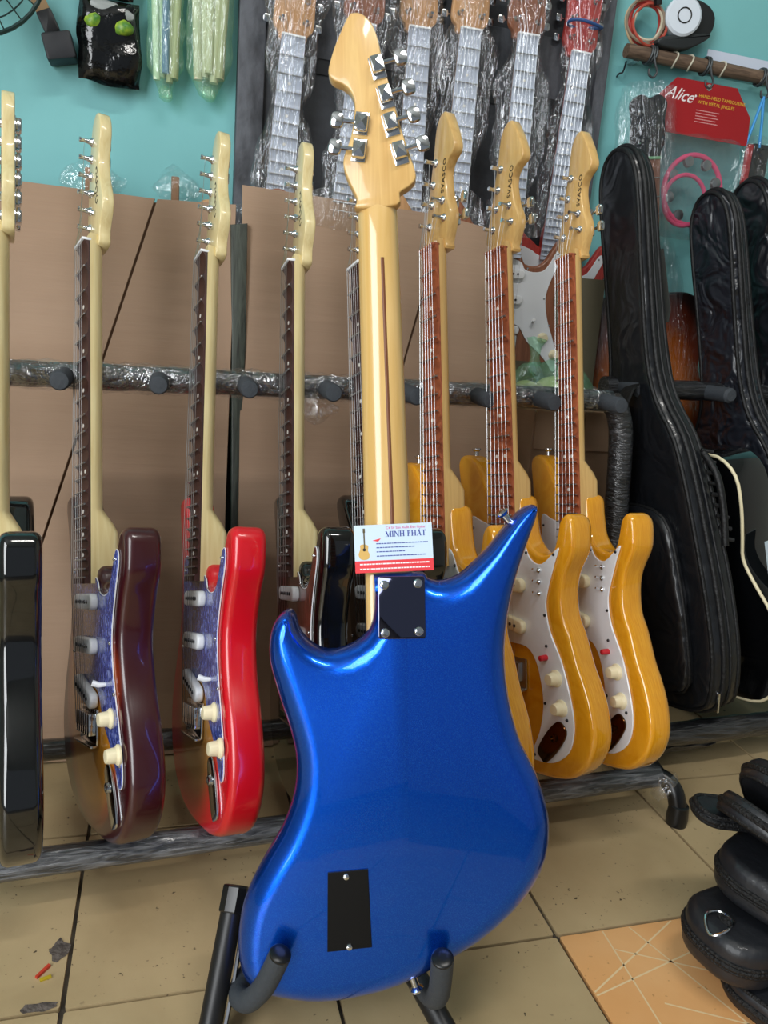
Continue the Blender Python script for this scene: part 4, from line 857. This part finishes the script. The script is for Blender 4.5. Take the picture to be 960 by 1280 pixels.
# ------------------------------------------------------------------ second rack, gig bags, acoustic guitar
r2 = thing('guitar_rack', 'second black film-wrapped rack carrying the gig bags and the acoustic guitar', 'rack', Tr(1.1, 1.2, 0))
def W2(pts): return [tuple(Vector(p)-Vector((1.1, 1.2, 0))) for p in pts]
obj('upper_rail', tube(W2(line((.80, 1.325, .672), (1.7, 1.345, .68), 40)), rr(40, .019, .06, 11), 12), M_WRAPD, r2, 60)
for px in (.835, 1.03, 1.20): obj('foam_peg', tube(W2([(px, 1.33, .674), (px, 1.255, .674), (px, 1.250, .674)]), [.0145, .0145, .010], 14), M_FOAM, r2, 40)
obj('front_rail', tube(W2(line((.80, 1.075, .068), (1.7, 1.135, .068), 40)), rr(40, .022, .08, 12), 12), M_WRAPD, r2, 60)
obj('back_rail', tube(W2(line((.82, 1.27, .10), (1.7, 1.31, .10), 30)), rr(30, .018, .05, 13), 12), M_WRAPD, r2, 60)
for x in (.85, 1.6):
    obj('base_bar', tube(W2([(x, 1.08, .066), (x, 1.275, .1)]), .014, 10), M_PIPE, r2)
    obj('end_post', tube(W2([(x, 1.275, .1), (x, 1.327, .672)]), .015, 10), M_PIPE, r2)
    for y, h in ((1.08, .066), (1.275, .1)): obj('rubber_foot', X(lathe([(.015, 0), (.016, .01), (.013, h)], 14), Tr(*W2([(x, y, 0)])[0])), M_BLACK, r2)
fs = obj('plastic_sheet', crumple(pillow(.22, .10, .016, .008, 5), .006, 30, 2), M_WRAPD, None, 70); fs.matrix_world = Tr(.905, 1.135, .022) @ Rx(rad(78)) @ Rz(.05); tag(fs, 'crumpled dark plastic sheet lying on the floor under the second rack', 'plastic sheet')
def cloth(name, c1, rough, coat, bsc, bst):
    m = mat(name, c1, rough, coat=coat, bump=bst, bscale=bsc, spec=.5)
    for n_ in m.node_tree.nodes:
        if n_.type == 'BUMP': n_.inputs['Distance'].default_value = .05
        if n_.type == 'TEX_NOISE': n_.inputs['Distortion'].default_value = 1.0; n_.inputs['Detail'].default_value = 2
    return m
M_LEATH = cloth('black_leatherette', '15171B', .36, .25, 12, .25); M_NYL = cloth('black_nylon', '1C1F27', .42, .3, 16, .7); M_TRIM = mat('black_trim', '0B0C0E', .55, bump=.2, bscale=150)
half = [(.08, .003), (.13, .012), (.165, .04), (.178, .12), (.17, .22), (.152, .33), (.135, .42), (.112, .50), (.072, .57), (.055, .65), (.054, .8), (.056, .9), (.053, .97), (.034, 1.012)]
GBO = crom([(0, 0)]+half+[(0, 1.027)]+[(-a, b) for a, b in half[::-1]], 3)
def gigbag(label, M, th, m_, sc=1.0, strap=False, pocket=True):
    t = thing('gig_bag', label, 'gig bag', M, 'black gig bags on the second rack')
    ty = lambda y, v: y*(1-.42*min(1, max(0, v-.25)/.75))
    tp = lambda m: ([(a, ty(b, c), c) for a, b, c in m[0]], m[1])
    o = [(a*sc, b*sc) for a, b in GBO]
    body = obj('shell', tp(slab(o, 0, th, .016, 4)), m_, t, 60)
    if area2(o) < 0: o = o[::-1]
    for nm, ins, y in (('piping', .004, .004), ('piping', .004, th-.004), ('zipper', -.001, th*.38)):
        q = inset(o, ins); obj(nm, tube([(a, ty(y, b), b) for a, b in q], .004 if nm == 'piping' else .0055, 7, True), M_TRIM, t, 60)
    obj('zip_seam', tube([(a, ty(th*.62, b), b) for a, b in inset(o, -.0005)], .0022, 6, True), M_TRIM, t, 60)
    if pocket:
        po = crom([(-.12, .05), (0, .035), (.12, .05), (.135, .13), (.12, .27), (.09, .36), (0, .38), (-.09, .36), (-.12, .27), (-.135, .13)], 3)
        pk_ = obj('pocket', slab(po, -.022, .004, .012, 3), m_, t, 60)
        obj('pocket_zip', tube([(a, -.012, b) for a, b in po], .003, 6, True), M_TRIM, pk_, 60)
    if strap:
        obj('shoulder_strap', ribbon(crom([(.02, -.004, .60), (.03, -.03, .585), (.015, -.045, .52), (-.005, -.045, .40), (.0, -.035, .25), (.03, -.03, .12)], 5, False), (.045, -.01, 0), .004), M_TRIM, t, 30)
        obj('carry_handle', tube(crom([(.128, th*.75, .47), (.155, th*.78, .43), (.166, th*.78, .37), (.168, th*.75, .31)], 5, False), .006, 8), M_TRIM, t, 60)
        for k in range(9): obj('handle_rib', tube([(.12+.0048*k+.006, th*.70, .475-.019*k), (.128+.0048*k+.006, th*.98, .470-.019*k)], .004, 6), M_TRIM, t, 60)
    obj('zip_pull', tube([(.155*sc, th*.3, .06), (.172*sc, th*.25, .055), (.166*sc, th*.25, .02)], .003, 6), M_CHROME, t)
    return t
gigbag('black leatherette gig bag with shoulder strap standing beside the last amber guitar', gframe((.902, 1.175, .092), 5, 11, 6.3), .066, M_LEATH, 1.0, True)
gigbag('black nylon gig bag with zipped edge standing behind the black acoustic guitar', gframe((1.160, 1.225, .090), 5, 11, 8.0), .066, M_NYL, .965)
gigbag('wrinkled black nylon gig bag farthest along the second rack, behind the zipped one', gframe((1.262, 1.25, .092), 5, 11, 7.2), .066, cloth('black_nylon_wrinkled', '14161C', .4, .3, 11, 1.0), 1.0)
ac = thing('acoustic_guitar', 'glossy black acoustic guitar with cream binding standing between the gig bags', 'guitar', gframe((1.060, 1.212, .092), 8, 9.5, 13.4))
ah = [(.07, .001), (.14, .012), (.183, .06), (.198, .125), (.188, .19), (.155, .25), (.138, .29), (.142, .33), (.148, .39), (.143, .445), (.11, .478), (.05, .486)]
AO = crom([(0, 0)]+ah+[(0, .487)]+[(-a, b) for a, b in ah[::-1]], 3)
if area2(AO) < 0: AO = AO[::-1]
obj('body', slab(AO, 0, .075, .003, 2), M_BLK, ac, 40)
obj('binding', tube([(a, .0015, b) for a, b in AO], .0032, 7, True), M_CREAM, ac, 60)
obj('soundhole', X(lathe([(.05, 0), (.05, .0006)], 28), Tr(0, 0, .30) @ Rx(PI/2)), M_INK, ac); obj('bridge', box(-.08, .08, -.009, 0, .145, .17, .003), M_ROSE, ac)
obj('neck', neck_mesh(.73, .40, .004, -.016, .49, -.03), M_BLK, ac, 45); obj('fretboard', board_mesh(.73, 15, .004, .010, 0), M_ROSE, ac, 25)
for k in range(1, 16): q = cobj('fret', 'fret', None, M_STEEL, ac); q.location = (0, -.010, fretv(.73, k)); q.scale = (hwid(fretv(.73, k), .73, .36), 1, 1)
obj('headstock', slab([(-.022, .73), (-.030, .75), (-.033, .86), (.033, .86), (.030, .75), (.022, .73)], .0, .015, .002, 2), M_BLK, ac)
lbp = obj('price_tag', X(box(-.02, .02, -.0006, .0006, -.05, .05), Tr(.168, .045, .27) @ Rz(PI/2)), mat('tag_paper', 'C2D4DE', .7), ac, 0)
for k, z in enumerate((.03, .012, -.008, -.026)): obj('handwriting', tube([(.1691, .036+.002*i, .27+z+.003*math.sin(i*2.1+k)) for i in range(9)], .0006, 4), M_INK, lbp, 0)

# ------------------------------------------------------------------ pile of pouches
M_POU = mat('pouch_fabric', '1B1D22', .5, coat=.15, bump=.35, bscale=26); M_ZIP = mat('zip_black', '0C0D0F', .6, bump=.5, bscale=300)
def pouch(label, M, w_, l, h, ring=False, loop=False, r=.35, flap=True):
    t = thing('pouch', label, 'pouch', M, 'black zip pouches piled on the floor')
    o = rrect(w_, l, min(w_, l)*r*1.2, 7)
    obj('body', X(slab(o, -h, 0, h*.24, 4), Rx(-PI/2)), M_POU, t, 60)
    for nm, z, rr_, ins in (('piping', h*.93, .0032, h*.18), ('piping', h*.07, .0032, h*.18), ('zipper', h*.50, .0034, -.0005), ('zip_tape', h*.42, .0024, -.0003), ('zip_tape', h*.58, .0024, -.0003)):
        q = inset(o if area2(o) > 0 else o[::-1], ins); obj(nm, tube([(a, b, z) for a, b in q], rr_, 7, True), M_ZIP, t, 60)
    if ring: obj('d_ring', tube(crom([(-w_*.50, -.004, h*.9), (-w_*.44, .014, h+.003), (-w_*.34, .012, h+.006), (-w_*.32, -.006, h+.006), (-w_*.42, -.014, h+.003)], 4), .0018, 7, True), M_CHROME, t)
    if ring: obj('ring_tab', box(-w_*.36, -w_*.29, -.009, .009, h*.85, h+.007, .002), M_ZIP, t)
    if loop: obj('strap', ribbon(crom([(-w_*.3, -l*.46, h*.3), (-w_*.33, -l*.5-.004, h*1.1), (-w_*.1, -l*.40, h+.02), (w_*.1, 0, h+.028), (w_*.2, l*.3, h+.010)], 5, False), (.02, .01, 0), .003), M_ZIP, t, 30)
    return t
pouch('black zip pouch lying on the floor under the pouch pile', Tr(.735, .610, .0) @ Rz(.35), .15, .12, .030)
pouch('black zip pouch with a steel ring, near the bottom of the pile', Tr(.712, .650, .031) @ Rz(.2) @ Ry(.02), .175, .115, .058, ring=True)
pouch('black zip pouch in the middle of the pile, zip running all round', Tr(.748, .668, .094) @ Rz(.5) @ Ry(.10) @ Rx(.08), .165, .125, .052, loop=True)
pouch('flat black pouch jutting out of the pile toward the rack foot', Tr(.742, .725, .160) @ Rz(-.15) @ Ry(.12), .15, .055, .014)
pouch('black pouch with strap lying tilted near the top of the pile', Tr(.722, .672, .168) @ Rz(.55) @ Ry(.62) @ Rx(.2), .15, .12, .026, loop=True)
pouch('topmost black pouch standing tilted on the pile', Tr(.745, .668, .200) @ Rz(.5) @ Ry(.85) @ Rx(.2), .15, .13, .030)
pouch('black pouch leaning against the lower pile, edge on the floor', Tr(.765, .562, .052) @ Rz(.2) @ Ry(.9), .13, .11, .032)

# ------------------------------------------------------------------ scraps on the floor
for nm, p, sz, c_, rz, lb in (('plastic_scrap', (-.128, .800, .002), (.010, .0018, .0015), 'C8402A', .9, 'tiny red plastic scrap on the floor tile'), ('plastic_scrap', (-.124, .790, .0015), (.006, .002, .001), 'B8A020', .3, 'tiny yellow scrap on the floor tile beside the red one')):
    q = obj(nm, crumple(box(-sz[0], sz[0], -sz[1], sz[1], -sz[2], sz[2]), .0006, 300, 1), mat(nm+c_, c_, .5), None, 0); q.location = p; q.rotation_euler = (0, 0, rz); tag(q, lb, 'scrap')
